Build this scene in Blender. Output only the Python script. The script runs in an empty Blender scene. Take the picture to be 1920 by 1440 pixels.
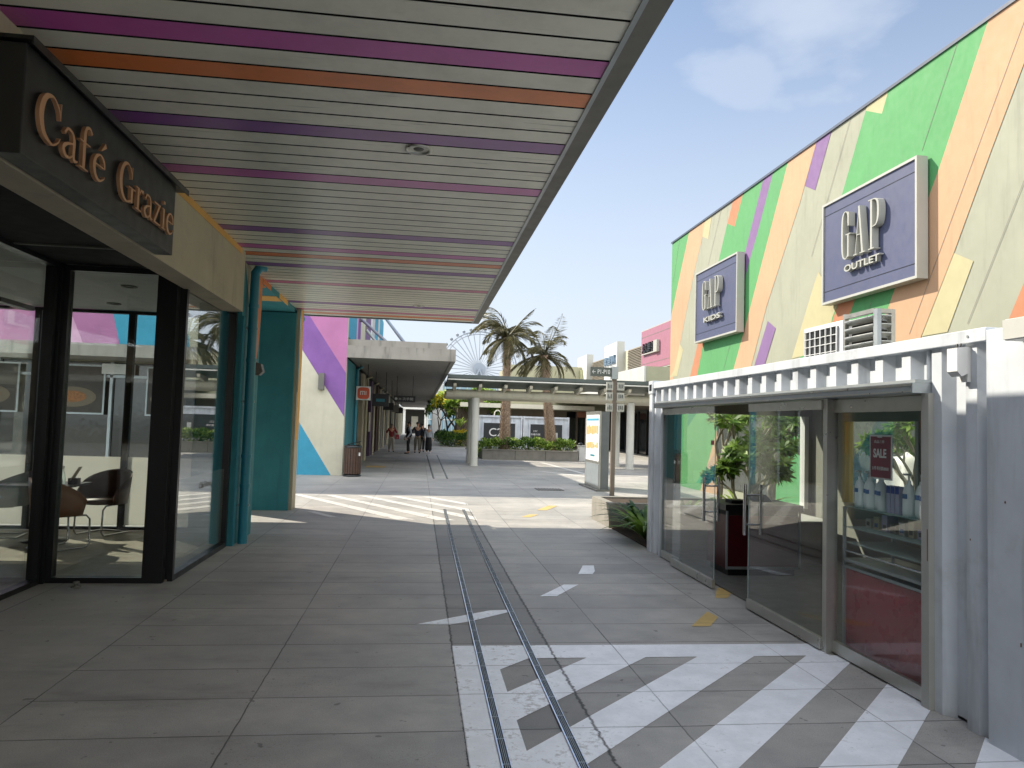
import bpy, math, random
from mathutils import Vector, Matrix
random.seed(7)
R = math.radians
C = bpy.context.scene.collection
SC = bpy.context.scene

# ---------------------------------------------------------------- camera
cam_d = bpy.data.cameras.new("camera"); cam = bpy.data.objects.new("camera", cam_d); C.objects.link(cam)
f, vx, vy, sl = 1380.0, 786.0, 792.0, 0.03
dY = Vector(((vx-960)/f, -(vy-720)/f, -1)).normalized()
dZ = Vector((1, -sl, 0)).cross(dY).normalized()
if dZ.y < 0: dZ = -dZ
dX = dY.cross(dZ)
M3 = Matrix((dX, dY, dZ))
cam.matrix_world = Matrix.Translation((0, 0, 1.7)) @ M3.to_4x4()
cam_d.sensor_width = 36.0; cam_d.lens = 36.0*f/1920.0
cam_d.clip_start = 0.05; cam_d.clip_end = 3000
SC.camera = cam

# ---------------------------------------------------------------- light
L = Vector((0.97, -0.78, -1.0))                     # the way the sunlight travels
elev = math.atan2(1.0, math.hypot(L.x, L.y)); azim = math.atan2(-L.x, -L.y)
sd = bpy.data.lights.new("sun", 'SUN'); sd.energy = 4.4; sd.angle = R(0.53); sd.color = (1.0, 0.91, 0.76)
so = bpy.data.objects.new("sun", sd); C.objects.link(so)
so.rotation_euler = L.to_track_quat('-Z', 'Y').to_euler(); so.location = (-20, 20, 30)
W = bpy.data.worlds.new("World"); SC.world = W; W.use_nodes = True
nt = W.node_tree; nt.nodes.clear()
wo = nt.nodes.new('ShaderNodeOutputWorld'); bg = nt.nodes.new('ShaderNodeBackground'); bg.inputs[1].default_value = 0.1
sky = nt.nodes.new('ShaderNodeTexSky'); sky.sky_type = 'NISHITA'; sky.sun_disc = False
sky.sun_elevation = elev; sky.sun_rotation = azim
sky.air_density = 1.0; sky.dust_density = 0.6; sky.ozone_density = 2.0
tc = nt.nodes.new('ShaderNodeTexCoord'); mp = nt.nodes.new('ShaderNodeMapping'); mp.inputs['Scale'].default_value = (1, 1, 2.0)
nt.links.new(tc.outputs['Generated'], mp.inputs[0])
nz = nt.nodes.new('ShaderNodeTexNoise'); nz.inputs['Scale'].default_value = 2.3; nz.inputs['Detail'].default_value = 7; nz.inputs['Roughness'].default_value = 0.5
mp.inputs['Location'].default_value = (0.55, 0.2, 0.4)
nt.links.new(mp.outputs[0], nz.inputs['Vector'])
cr = nt.nodes.new('ShaderNodeMapRange'); cr.interpolation_type = 'SMOOTHSTEP'; cr.inputs[1].default_value = 0.5; cr.inputs[2].default_value = 0.8; cr.inputs[4].default_value = 0.4
nt.links.new(nz.outputs[0], cr.inputs[0])
sx = nt.nodes.new('ShaderNodeSeparateXYZ'); nt.links.new(tc.outputs['Generated'], sx.inputs[0])
hz = nt.nodes.new('ShaderNodeMapRange'); hz.interpolation_type = 'SMOOTHSTEP'; hz.inputs[1].default_value = 0.0; hz.inputs[2].default_value = 0.6; hz.inputs[3].default_value = 0.95; hz.inputs[4].default_value = 0.14
nt.links.new(sx.outputs[2], hz.inputs[0])
mx = nt.nodes.new('ShaderNodeMath'); mx.operation = 'MAXIMUM'
nt.links.new(cr.outputs[0], mx.inputs[0]); nt.links.new(hz.outputs[0], mx.inputs[1])
mix = nt.nodes.new('ShaderNodeMixRGB'); mix.inputs[2].default_value = (4.6, 5.0, 5.6, 1)
# soft separate clouds: (pixel direction in the photo, size, strength)
geo_n = tc.outputs['Generated']; acc = mx.outputs[0]
nz2 = nt.nodes.new('ShaderNodeTexNoise'); nz2.inputs['Scale'].default_value = 7.0; nz2.inputs['Detail'].default_value = 6; nt.links.new(mp.outputs[0], nz2.inputs['Vector'])
for dirv, sz, stg in (((.43, .76, .49), .2, .62), ((.37, .80, .42), .12, .5), ((.20, .93, .22), .15, .5), ((.30, .93, .16), .2, .45), ((.12, .97, .14), .16, .5)):
    dv = Vector(dirv).normalized(); vm = nt.nodes.new('ShaderNodeVectorMath'); vm.operation = 'DISTANCE'; vm.inputs[1].default_value = dv; nt.links.new(geo_n, vm.inputs[0])
    ad = nt.nodes.new('ShaderNodeMath'); ad.operation = 'MULTIPLY_ADD'; ad.inputs[1].default_value = .34; ad.inputs[2].default_value = -.17; nt.links.new(nz2.outputs[0], ad.inputs[0])
    a2 = nt.nodes.new('ShaderNodeMath'); a2.operation = 'ADD'; nt.links.new(vm.outputs['Value'], a2.inputs[0]); nt.links.new(ad.outputs[0], a2.inputs[1])
    mr_ = nt.nodes.new('ShaderNodeMapRange'); mr_.interpolation_type = 'SMOOTHSTEP'; mr_.inputs[1].default_value = sz; mr_.inputs[2].default_value = 0.0; mr_.inputs[4].default_value = stg; nt.links.new(a2.outputs[0], mr_.inputs[0])
    m2 = nt.nodes.new('ShaderNodeMath'); m2.operation = 'MAXIMUM'; nt.links.new(acc, m2.inputs[0]); nt.links.new(mr_.outputs[0], m2.inputs[1]); acc = m2.outputs[0]
nt.links.new(acc, mix.inputs[0]); nt.links.new(sky.outputs[0], mix.inputs[1])
# extra brightness added to the unseen sky behind the camera, to fill the shade
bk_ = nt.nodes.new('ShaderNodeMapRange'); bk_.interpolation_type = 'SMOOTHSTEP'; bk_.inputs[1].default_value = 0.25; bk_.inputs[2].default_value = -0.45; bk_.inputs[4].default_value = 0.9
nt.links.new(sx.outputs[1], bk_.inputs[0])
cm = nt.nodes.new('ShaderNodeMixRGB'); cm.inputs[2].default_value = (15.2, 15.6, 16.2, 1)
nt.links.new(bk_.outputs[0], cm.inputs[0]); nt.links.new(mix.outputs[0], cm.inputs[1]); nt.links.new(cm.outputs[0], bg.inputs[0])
nt.links.new(bg.outputs[0], wo.inputs[0])
SC.view_settings.view_transform = 'Standard'; SC.view_settings.look = 'None'
SC.view_settings.exposure = 0.85; SC.view_settings.gamma = 1.0
SC.render.engine = 'CYCLES'
SC.cycles.max_bounces = 10; SC.cycles.diffuse_bounces = 5; SC.cycles.transparent_max_bounces = 16
SC.cycles.glossy_bounces = 4; SC.cycles.caustics_reflective = False; SC.cycles.caustics_refractive = False

# ---------------------------------------------------------------- material helpers
def lin(c):
    if isinstance(c, str):
        c = [int(c[i:i+2], 16)/255 for i in (0, 2, 4)]
        return tuple(x/12.92 if x <= .04045 else ((x+.055)/1.055)**2.4 for x in c)
    return tuple(c)
class G:
    def __init__(s, name):
        s.m = bpy.data.materials.new(name); s.m.use_nodes = True; s.t = s.m.node_tree; s.t.nodes.clear()
        s.out = s.n('ShaderNodeOutputMaterial'); s.geo = s.n('ShaderNodeNewGeometry')
    def n(s, k): return s.t.nodes.new(k)
    def put(s, sock, v):
        if isinstance(v, bpy.types.NodeSocket): s.t.links.new(v, sock)
        else: sock.default_value = v
    def ma(s, op, a, b=0.0, c=0.0):
        n = s.n('ShaderNodeMath'); n.operation = op; s.put(n.inputs[0], a); s.put(n.inputs[1], b); s.put(n.inputs[2], c); return n.outputs[0]
    def mr(s, v, a, b, c=0.0, d=1.0, smooth=True):
        n = s.n('ShaderNodeMapRange'); n.interpolation_type = 'SMOOTHSTEP' if smooth else 'LINEAR'
        for i, x in enumerate((v, a, b, c, d)): s.put(n.inputs[i], x)
        return n.outputs[0]
    def noise(s, scale, detail=4, rough=.5, stretch=(1, 1, 1), off=(0, 0, 0)):
        mp = s.n('ShaderNodeMapping'); mp.inputs['Scale'].default_value = stretch; mp.inputs['Location'].default_value = off
        s.t.links.new(s.geo.outputs['Position'], mp.inputs[0])
        n = s.n('ShaderNodeTexNoise'); n.inputs['Scale'].default_value = scale; n.inputs['Detail'].default_value = detail; n.inputs['Roughness'].default_value = rough
        s.t.links.new(mp.outputs[0], n.inputs['Vector']); return n.outputs[0]
    def mixc(s, fac, a, b, mode='MIX'):
        n = s.n('ShaderNodeMixRGB'); n.blend_type = mode; s.put(n.inputs[0], fac)
        for i, v in ((1, a), (2, b)): s.put(n.inputs[i], v if isinstance(v, bpy.types.NodeSocket) else (*v[:3], 1))
        return n.outputs[0]
    def bsdf(s, col, rough=.6, metal=0.0, spec=.5, normal=None):
        b = s.n('ShaderNodeBsdfPrincipled'); s.put(b.inputs['Base Color'], col if isinstance(col, bpy.types.NodeSocket) else (*col[:3], 1))
        s.put(b.inputs['Roughness'], rough); s.put(b.inputs['Metallic'], metal); b.inputs['Specular IOR Level'].default_value = spec
        if normal is not None: s.t.links.new(normal, b.inputs['Normal'])
        return b
    def bump(s, h, st=.3, d=.01):
        n = s.n('ShaderNodeBump'); n.inputs['Strength'].default_value = st; n.inputs['Distance'].default_value = d; s.put(n.inputs['Height'], h); return n.outputs[0]
    def end(s, sh): s.t.links.new(sh, s.out.inputs[0]); return s.m
MC = {}
def mat(name, col, rough=.6, metal=0.0, var=.12, scale=3.0, bump=.0, bscale=40, streak=0.0, spec=.5, dirt=None):
    if name in MC: return MC[name]
    g = G(name); c = lin(col)
    base = g.noise(scale, 5, .6)
    k = g.mr(base, .3, .7, 1-var, 1+var, False)
    colr = g.mixc(1.0, c, (1, 1, 1), 'MULTIPLY')
    cc = g.n('ShaderNodeCombineColor'); 
    for i in range(3): g.t.links.new(k, cc.inputs[i])
    colr = g.mixc(1.0, c, cc.outputs[0], 'MULTIPLY')
    if streak:
        st = g.noise(6, 5, .6, (1, 1, .12)); colr = g.mixc(g.mr(st, .5, .75, 0, streak), colr, tuple(x*.45 for x in c))
    if dirt:
        dn = g.noise(1.3, 7, .7, off=(5, 3, 1)); colr = g.mixc(g.mr(dn, .52, .7, 0, dirt), colr, (.12, .105, .085))
    rn = g.noise(8, 3); rr = g.mr(rn, .3, .7, max(.02, rough-.07), min(1, rough+.07), False)
    nm = g.bump(g.noise(bscale, 3), bump, .004) if bump else None
    MC[name] = g.end(g.bsdf(colr, rr, metal, spec, nm).outputs[0]); return MC[name]
def glass(name, tint=(.945, .965, .955), boost=1.0):
    g = G(name); dt = g.n('ShaderNodeVectorMath'); dt.operation = 'DOT_PRODUCT'
    g.t.links.new(g.geo.outputs['Normal'], dt.inputs[0]); g.t.links.new(g.geo.outputs['Incoming'], dt.inputs[1])
    c = g.ma('ABSOLUTE', dt.outputs['Value']); p = g.ma('POWER', g.ma('SUBTRACT', 1.0, c), 4.2)
    fr = g.ma('MULTIPLY', g.ma('MULTIPLY_ADD', p, .95, .05), boost); fr = g.ma('MINIMUM', fr, .95)
    t = g.n('ShaderNodeBsdfTransparent'); t.inputs[0].default_value = (*tint, 1)
    gl = g.n('ShaderNodeBsdfGlossy'); gl.inputs['Roughness'].default_value = .0; gl.inputs[0].default_value = (1, 1, 1, 1)
    m = g.n('ShaderNodeMixShader'); g.t.links.new(fr, m.inputs[0]); g.t.links.new(t.outputs[0], m.inputs[1]); g.t.links.new(gl.outputs[0], m.inputs[2])
    return g.end(m.outputs[0])
def film(name, col, amt):
    g = G(name); t = g.n('ShaderNodeBsdfTransparent'); d = g.n('ShaderNodeBsdfTranslucent'); d.inputs[0].default_value = (*col, 1)
    e = g.bsdf(col, .4); a = g.n('ShaderNodeMixShader'); a.inputs[0].default_value = .35
    g.t.links.new(d.outputs[0], a.inputs[1]); g.t.links.new(e.outputs[0], a.inputs[2])
    m = g.n('ShaderNodeMixShader'); m.inputs[0].default_value = amt
    g.t.links.new(t.outputs[0], m.inputs[1]); g.t.links.new(a.outputs[0], m.inputs[2]); return g.end(m.outputs[0])
def leafmat(name, c1, c2, trans=.35):
    g = G(name); n = g.noise(5.0, 3); col = g.mixc(g.mr(n, .35, .65), lin(c1), lin(c2))
    b = g.bsdf(col, .45, spec=.4); t = g.n('ShaderNodeBsdfTranslucent'); g.t.links.new(col, t.inputs[0])
    m = g.n('ShaderNodeMixShader'); m.inputs[0].default_value = trans
    g.t.links.new(b.outputs[0], m.inputs[1]); g.t.links.new(t.outputs[0], m.inputs[2]); return g.end(m.outputs[0])
def emis(name, col, s):
    g = G(name); e = g.n('ShaderNodeEmission'); e.inputs[0].default_value = (*col, 1); e.inputs[1].default_value = s; return g.end(e.outputs[0])

# ---------------------------------------------------------------- mesh helpers
class MB:
    def __init__(s): s.v = []; s.f = []; s.fm = []; s.ms = []; s.sm = []
    def mi(s, m):
        if m not in s.ms: s.ms.append(m)
        return s.ms.index(m)
    def face(s, pts, m, smooth=False):
        b = len(s.v); s.v += [tuple(p) for p in pts]; s.f.append(tuple(range(b, b+len(pts)))); s.fm.append(s.mi(m)); s.sm.append(smooth)
    def raw(s, vs, fs, m, smooth=False):
        b = len(s.v); s.v += [tuple(p) for p in vs]; i = s.mi(m)
        for q in fs: s.f.append(tuple(b+k for k in q)); s.fm.append(i); s.sm.append(smooth)
    def box(s, x0, x1, y0, y1, z0, z1, m):
        x0, x1 = min(x0, x1), max(x0, x1); y0, y1 = min(y0, y1), max(y0, y1); z0, z1 = min(z0, z1), max(z0, z1)
        v = [(x0, y0, z0), (x1, y0, z0), (x1, y1, z0), (x0, y1, z0), (x0, y0, z1), (x1, y0, z1), (x1, y1, z1), (x0, y1, z1)]
        s.raw(v, [(3, 2, 1, 0), (4, 5, 6, 7), (0, 1, 5, 4), (1, 2, 6, 5), (2, 3, 7, 6), (3, 0, 4, 7)], m); return s
    def obox(s, c, ax, ay, az, m):      # oriented box: centre and three half vectors
        c, ax, ay, az = Vector(c), Vector(ax), Vector(ay), Vector(az)
        v = [c+i*ax+j*ay+k*az for k in (-1, 1) for j, i in ((-1, -1), (-1, 1), (1, 1), (1, -1))]
        s.raw(v, [(3, 2, 1, 0), (4, 5, 6, 7), (0, 1, 5, 4), (1, 2, 6, 5), (2, 3, 7, 6), (3, 0, 4, 7)], m); return s
    def prism(s, pts, axis, a0, a1, m, caps=True):   # pts 2D in the other two axes (cyclic x,y,z order)
        def P(p, a):
            return {'x': (a, p[0], p[1]), 'y': (p[0], a, p[1]), 'z': (p[0], p[1], a)}[axis]
        n = len(pts); v = [P(p, a0) for p in pts]+[P(p, a1) for p in pts]
        fs = [(i, (i+1) % n, n+(i+1) % n, n+i) for i in range(n)]
        if caps: fs += [tuple(range(n))[::-1], tuple(range(n, 2*n))]
        s.raw(v, fs, m); return s
    def path(s, pts, rad, n, m, smooth=True, cap=True):
        pts = [Vector(p) for p in pts]; k = len(pts)
        if not hasattr(rad, '__len__'): rad = [rad]*k
        vs = []; up = Vector((0, 0, 1)); prev = None
        for i, p in enumerate(pts):
            d = (pts[min(i+1, k-1)]-pts[max(i-1, 0)]).normalized()
            if prev is None:
                a = d.cross(Vector((0, 0, 1)) if abs(d.z) < .9 else Vector((1, 0, 0))).normalized()
            else:
                a = (prev-prev.dot(d)*d).normalized()
            prev = a; b = d.cross(a)
            for j in range(n):
                t = 2*math.pi*j/n; vs.append(p+rad[i]*(math.cos(t)*a+math.sin(t)*b))
        fs = [(i*n+j, i*n+(j+1) % n, (i+1)*n+(j+1) % n, (i+1)*n+j) for i in range(k-1) for j in range(n)]
        s.raw(vs, fs, m, smooth)
        if cap:
            s.raw(vs[:n], [tuple(range(n))[::-1]], m); s.raw(vs[-n:], [tuple(range(n))], m)
        return s
    def lathe(s, c, prof, n, m, smooth=True):   # prof [(r,z)]
        vs = [(c[0]+r*math.cos(2*math.pi*j/n), c[1]+r*math.sin(2*math.pi*j/n), c[2]+z) for r, z in prof for j in range(n)]
        fs = [(i*n+j, i*n+(j+1) % n, (i+1)*n+(j+1) % n, (i+1)*n+j) for i in range(len(prof)-1) for j in range(n)]
        s.raw(vs, fs, m, smooth); return s
    def ell(s, c, r, m, n=10, k=7, rot=None):
        vs = []
        for i in range(k+1):
            t = math.pi*i/k
            for j in range(n):
                a = 2*math.pi*j/n; v = Vector((r[0]*math.sin(t)*math.cos(a), r[1]*math.sin(t)*math.sin(a), r[2]*math.cos(t)))
                if rot: v = rot @ v
                vs.append(Vector(c)+v)
        fs = [(i*n+j, (i+1)*n+j, (i+1)*n+(j+1) % n, i*n+(j+1) % n) for i in range(k) for j in range(n)]
        s.raw(vs, fs, m, True); return s
    def build(s, name, parent=None, bevel=0):
        me = bpy.data.meshes.new(name); me.from_pydata(s.v, [], s.f)
        for m in s.ms: me.materials.append(m)
        me.polygons.foreach_set('material_index', s.fm); me.polygons.foreach_set('use_smooth', s.sm); me.update()
        o = bpy.data.objects.new(name, me); C.objects.link(o)
        if parent:
            o.parent = parent
            if parent.type == 'EMPTY': o.matrix_parent_inverse = Matrix.Translation(-parent.location)
        if bevel:
            b = o.modifiers.new('bevel', 'BEVEL'); b.width = bevel; b.segments = 2; b.limit_method = 'ANGLE'
        return o
def tag(o, label, cat, group=None):
    o['label'] = label; o['category'] = cat
    if group: o['group'] = group
    return o
def thing(name, label, cat, loc=(0, 0, 0), group=None):
    o = bpy.data.objects.new(name, None); C.objects.link(o); o.location = loc; o.empty_display_size = .2
    return tag(o, label, cat, group)
def struct(o): o['kind'] = 'structure'; return o
def stuff(o, label=None, cat=None):
    o['kind'] = 'stuff'
    if label: tag(o, label, cat)
    return o
def bx(name, parent, m, *b, bevel=0): return MB().box(*b, m).build(name, parent, bevel)
def copy_tree(o, parent=None):
    c = o.copy(); C.objects.link(c)
    if parent: c.parent = parent
    for ch in list(o.children): copy_tree(ch, c)
    return c
def clip(poly, x0, x1, y0, y1):
    for ax, lim, sg in ((0, x0, 1), (0, x1, -1), (1, y0, 1), (1, y1, -1)):
        out = []
        for i in range(len(poly)):
            a, b = poly[i-1], poly[i]; da, db = sg*(a[ax]-lim), sg*(b[ax]-lim)
            if da*db < 0:
                t = da/(da-db); out.append((a[0]+t*(b[0]-a[0]), a[1]+t*(b[1]-a[1])))
            if db >= 0: out.append(b)
        poly = out
        if len(poly) < 3: return []
    return poly
def text(name, body, org, right, up, h, m, parent, depth=.01, width=None, bold=0.0, mid=False):
    cu = bpy.data.curves.new(name, 'FONT'); cu.body = body; cu.size = 1; cu.extrude = .02; cu.offset = bold; cu.resolution_u = 3
    to = bpy.data.objects.new('t', cu); C.objects.link(to); bpy.context.view_layer.update()
    me = bpy.data.meshes.new_from_object(to.evaluated_get(bpy.context.evaluated_depsgraph_get()))
    bpy.data.objects.remove(to)
    if not me.vertices: return None
    xs = [v.co.x for v in me.vertices]; ys = [v.co.y for v in me.vertices]
    x0, x1, y0, y1 = min(xs), max(xs), min(ys), max(ys)
    sy = h/(y1-y0); sxx = (width/(x1-x0)) if width else sy
    right, up = Vector(right), Vector(up); nrm = right.cross(up); org = Vector(org)
    offx = -(x1-x0)*sxx/2 if mid else 0
    for v in me.vertices:
        v.co = org+right*((v.co.x-x0)*sxx+offx)+up*((v.co.y-y0)*sy)+nrm*(0 if v.co.z < 0 else depth)
    me.materials.clear(); me.materials.append(m)
    o = bpy.data.objects.new(name, me); C.objects.link(o)
    if parent:
        o.parent = parent
        if parent.type == 'EMPTY': o.matrix_parent_inverse = Matrix.Translation(-parent.location)
    return o
def ribbon(mb, pts, org, right, up, sx, sy, ws, d0, d1, m, sub=5):
    if len(pts) > 2 and sub > 1:
        q = []
        for i in range(len(pts)-1):
            p0, p1, p2, p3 = pts[max(i-1, 0)], pts[i], pts[i+1], pts[min(i+2, len(pts)-1)]
            for j in range(sub):
                t = j/sub
                q.append(tuple(.5*(2*p1[k]+(p2[k]-p0[k])*t+(2*p0[k]-5*p1[k]+4*p2[k]-p3[k])*t*t+(3*p1[k]-p0[k]-3*p2[k]+p3[k])*t**3) for k in range(3)))
        q.append(pts[-1]); pts = q
    P = [Vector((p[0]*sx, p[1]*sy)) for p in pts]; org = Vector(org); right = Vector(right); up = Vector(up); nr = right.cross(up)
    lft, rgt = [], []
    for i, p in enumerate(P):
        d = (P[min(i+1, len(P)-1)]-P[max(i-1, 0)]).normalized(); n = Vector((-d.y, d.x)); w = pts[i][2]*ws/2
        lft.append(p+n*w); rgt.append(p-n*w)
    w3 = lambda q, d: org+right*q.x+up*q.y+nr*d
    k = len(P); vs = [w3(q, d) for d in (d0, d1) for q in lft+rgt]
    fs = []
    for i in range(k-1):
        fs += [(2*k+i, 3*k+i, 3*k+i+1, 2*k+i+1), (i, i+1, 2*k+i+1, 2*k+i), (k+i+1, k+i, 3*k+i, 3*k+i+1)]
    fs += [(0, k, 3*k, 2*k), (k-1, 2*k-1, 4*k-1, 3*k-1)]
    mb.raw(vs, fs, m)
GL = {
 'C': [[(.72, .62, .05), (.66, .82, .07), (.45, .985, .06), (.2, .86, .17), (.09, .5, .24), (.19, .15, .18), (.46, .01, .07), (.66, .12, .05), (.74, .25, .03)], [(.72, .98, .03), (.715, .64, .03)]],
 'a': [[(.12, .47, .1), (.22, .6, .08), (.42, .58, .09), (.5, .42, .15), (.5, .12, .15), (.56, .02, .1), (.68, .05, .04)], [(.48, .36, .05), (.25, .29, .08), (.09, .16, .15), (.16, .02, .12), (.33, .01, .06), (.49, .12, .05)]],
 'f': [[(.62, .9, .12), (.5, 1.0, .07), (.33, .93, .12), (.28, .7, .17), (.28, .01, .17)], [(.05, .6, .045), (.55, .6, .045)], [(.08, .012, .045), (.5, .012, .045)]],
 'e': [[(.1, .35, .04), (.6, .35, .04)], [(.6, .35, .09), (.55, .52, .12), (.36, .61, .06), (.16, .5, .13), (.09, .3, .18), (.16, .09, .15), (.36, 0, .08), (.58, .1, .04), (.62, .17, .03)]],
 'G': [[(.66, .66, .04), (.62, .84, .06), (.43, .985, .06), (.2, .86, .17), (.09, .5, .24), (.19, .15, .18), (.42, .01, .07), (.66, .1, .07)], [(.67, .98, .03), (.665, .68, .03)], [(.68, .42, .16), (.68, .05, .16)], [(.5, .43, .04), (.86, .43, .04)]],
 'r': [[(.25, .6, .17), (.25, .01, .17)], [(.05, .585, .045), (.25, .585, .045)], [(.05, .012, .045), (.5, .012, .045)], [(.3, .42, .05), (.42, .57, .08), (.62, .55, .16)]],
 'z': [[(.1, .58, .06), (.62, .58, .06)], [(.54, .57, .13), (.14, .03, .13)], [(.08, .03, .06), (.66, .03, .06)]],
 'i': [[(.3, .6, .17), (.3, .01, .17)], [(.1, .585, .045), (.3, .585, .045)], [(.1, .012, .045), (.5, .012, .045)], [(.3, .74, .17), (.3, .82, .17)]],
 'acute': [[(.28, .73, .03), (.5, .93, .16)]],
 'g2': [[(.8, .74, .14), (.76, .93, .12), (.5, 1.0, .07), (.22, .93, .17), (.12, .72, .22), (.12, .28, .22), (.22, .07, .17), (.5, 0, .07), (.76, .07, .12), (.8, .25, .14)], [(.84, .97, .17), (.84, .68, .17)], [(.82, .5, .2), (.82, .03, .2)], [(.55, .505, .09), (1.08, .505, .09)]],
 'a2': [[(.5, .99, .05), (.12, .01, .07)], [(.5, .99, .2), (.86, .01, .24)], [(.28, .4, .07), (.7, .4, .07)], [(-.06, .01, .08), (.3, .01, .08)], [(.6, .01, .08), (1.12, .01, .08)]],
 'p2': [[(.22, 1.0, .24), (.22, 0, .24)], [(.2, .985, .06), (.6, .975, .1), (.86, .88, .22), (.88, .62, .22), (.7, .47, .12), (.28, .44, .05)], [(-.06, .01, .08), (.5, .01, .08)], [(-.06, .99, .08), (.3, .99, .08)]],
}
def glyph(mb, g, org, right, up, w, h, ws, d0, d1, m):
    for i, st in enumerate(GL[g]):
        ribbon(mb, st, org, right, up, w, h, ws, d0, d1+.0006*i, m, 6 if len(st) > 3 else 1)

# ---------------------------------------------------------------- materials
def line_mask(g, x, y, wob=True):
    w = g.ma('MULTIPLY', g.ma('SUBTRACT', g.noise(9, 3), .5), .012)
    def per(v, off, p, hw):
        a = g.ma('DIVIDE', g.ma('SUBTRACT', g.ma('ADD', v, w), off), p)
        d = g.ma('MULTIPLY', g.ma('ABSOLUTE', g.ma('SUBTRACT', g.ma('FRACT', g.ma('ADD', a, .5)), .5)), p)
        return g.mr(d, hw, hw+.004, 1, 0)
    my = g.ma('MULTIPLY', per(y, 4.176, .5435, .003), g.mr(x, -2.22, -2.19, 0, 1))
    my = g.ma('MULTIPLY', my, g.mr(g.noise(2.2, 2), .35, .6, .7, 1))
    mxx = g.ma('MULTIPLY', per(x, -2.19, 1.25, .0022), g.mr(g.noise(1.5, 2, off=(3, 3, 3)), .3, .6, .5, 1))
    return g.ma('MAXIMUM', my, mxx)
def ground_material():
    g = G('pavement_concrete'); sp = g.n('ShaderNodeSeparateXYZ'); g.t.links.new(g.geo.outputs['Position'], sp.inputs[0]); x, y = sp.outputs[0], sp.outputs[1]
    big = g.noise(.55, 6, .6); mid = g.noise(4, 6, .65); fine = g.noise(150, 2, .6); st = g.noise(1.8, 6, .7, (.35, 1, 1), (7, 1, 0))
    cell = g.n('ShaderNodeTexWhiteNoise'); cell.noise_dimensions = '2D'; cv = g.n('ShaderNodeCombineXYZ')
    g.put(cv.inputs[0], g.ma('FLOOR', g.ma('DIVIDE', g.ma('SUBTRACT', x, -2.19), 1.25))); g.put(cv.inputs[1], g.ma('FLOOR', g.ma('DIVIDE', g.ma('SUBTRACT', y, 4.176), .5435)))
    g.t.links.new(cv.outputs[0], cell.inputs['Vector'])
    col = g.mixc(g.mr(big, .35, .65), (.33, .322, .305), (.43, .412, .38))
    v = g.ma('MULTIPLY', g.mr(mid, .3, .7, .86, 1.1, False), g.mr(cell.outputs['Value'], 0, 1, .91, 1.07, False))
    v = g.ma('MULTIPLY', v, g.mr(fine, .35, .65, .86, 1.12, False))
    v = g.ma('MULTIPLY', v, g.mr(st, .5, .75, 1, .72))
    # darker infill slab along the slot drains, with a broken cut edge
    jag = g.ma('MULTIPLY', g.ma('SUBTRACT', g.noise(14, 5, .8), .5), .07)
    xj = g.ma('ADD', x, jag)
    inb = g.ma('MULTIPLY', g.mr(xj, .305, .315), g.mr(xj, 1.05, 1.06, 1, 0)); yin = g.mr(y, 14.74, 14.75, 1, 0)
    slab = g.ma('MULTIPLY', inb, yin)
    v = g.ma('MULTIPLY', v, g.mr(slab, 0, 1, 1, .72, False))
    e1 = g.mr(g.ma('ABSOLUTE', g.ma('SUBTRACT', xj, .312)), .003, .011, 1, 0); e2 = g.mr(g.ma('ABSOLUTE', g.ma('SUBTRACT', xj, 1.055)), .003, .016, 1, 0)
    crack = g.ma('MULTIPLY', g.ma('MAXIMUM', e1, e2), yin)
    spot = g.ma('MAXIMUM', g.mr(g.noise(11, 2, .5, off=(2, 9, 4)), .70, .74, 0, .5), g.ma('MULTIPLY', g.mr(g.noise(60, 3, .6), .6, .68, 0, .45), g.mr(g.noise(.8, 3, off=(4, 4, 0)), .5, .62)))
    dark = g.ma('MAXIMUM', g.ma('MULTIPLY', line_mask(g, x, y), .85), g.ma('MAXIMUM', g.ma('MULTIPLY', crack, .9), spot))
    cc = g.n('ShaderNodeCombineColor'); [g.t.links.new(v, cc.inputs[i]) for i in range(3)]
    col = g.mixc(1.0, col, cc.outputs[0], 'MULTIPLY'); col = g.mixc(dark, col, (.04, .038, .035))
    h = g.ma('SUBTRACT', g.ma('MULTIPLY', fine, .3), dark)
    return g.end(g.bsdf(col, g.mr(mid, .3, .7, .5, .68, False), 0, .4, g.bump(h, .35, .004)).outputs[0])
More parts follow.
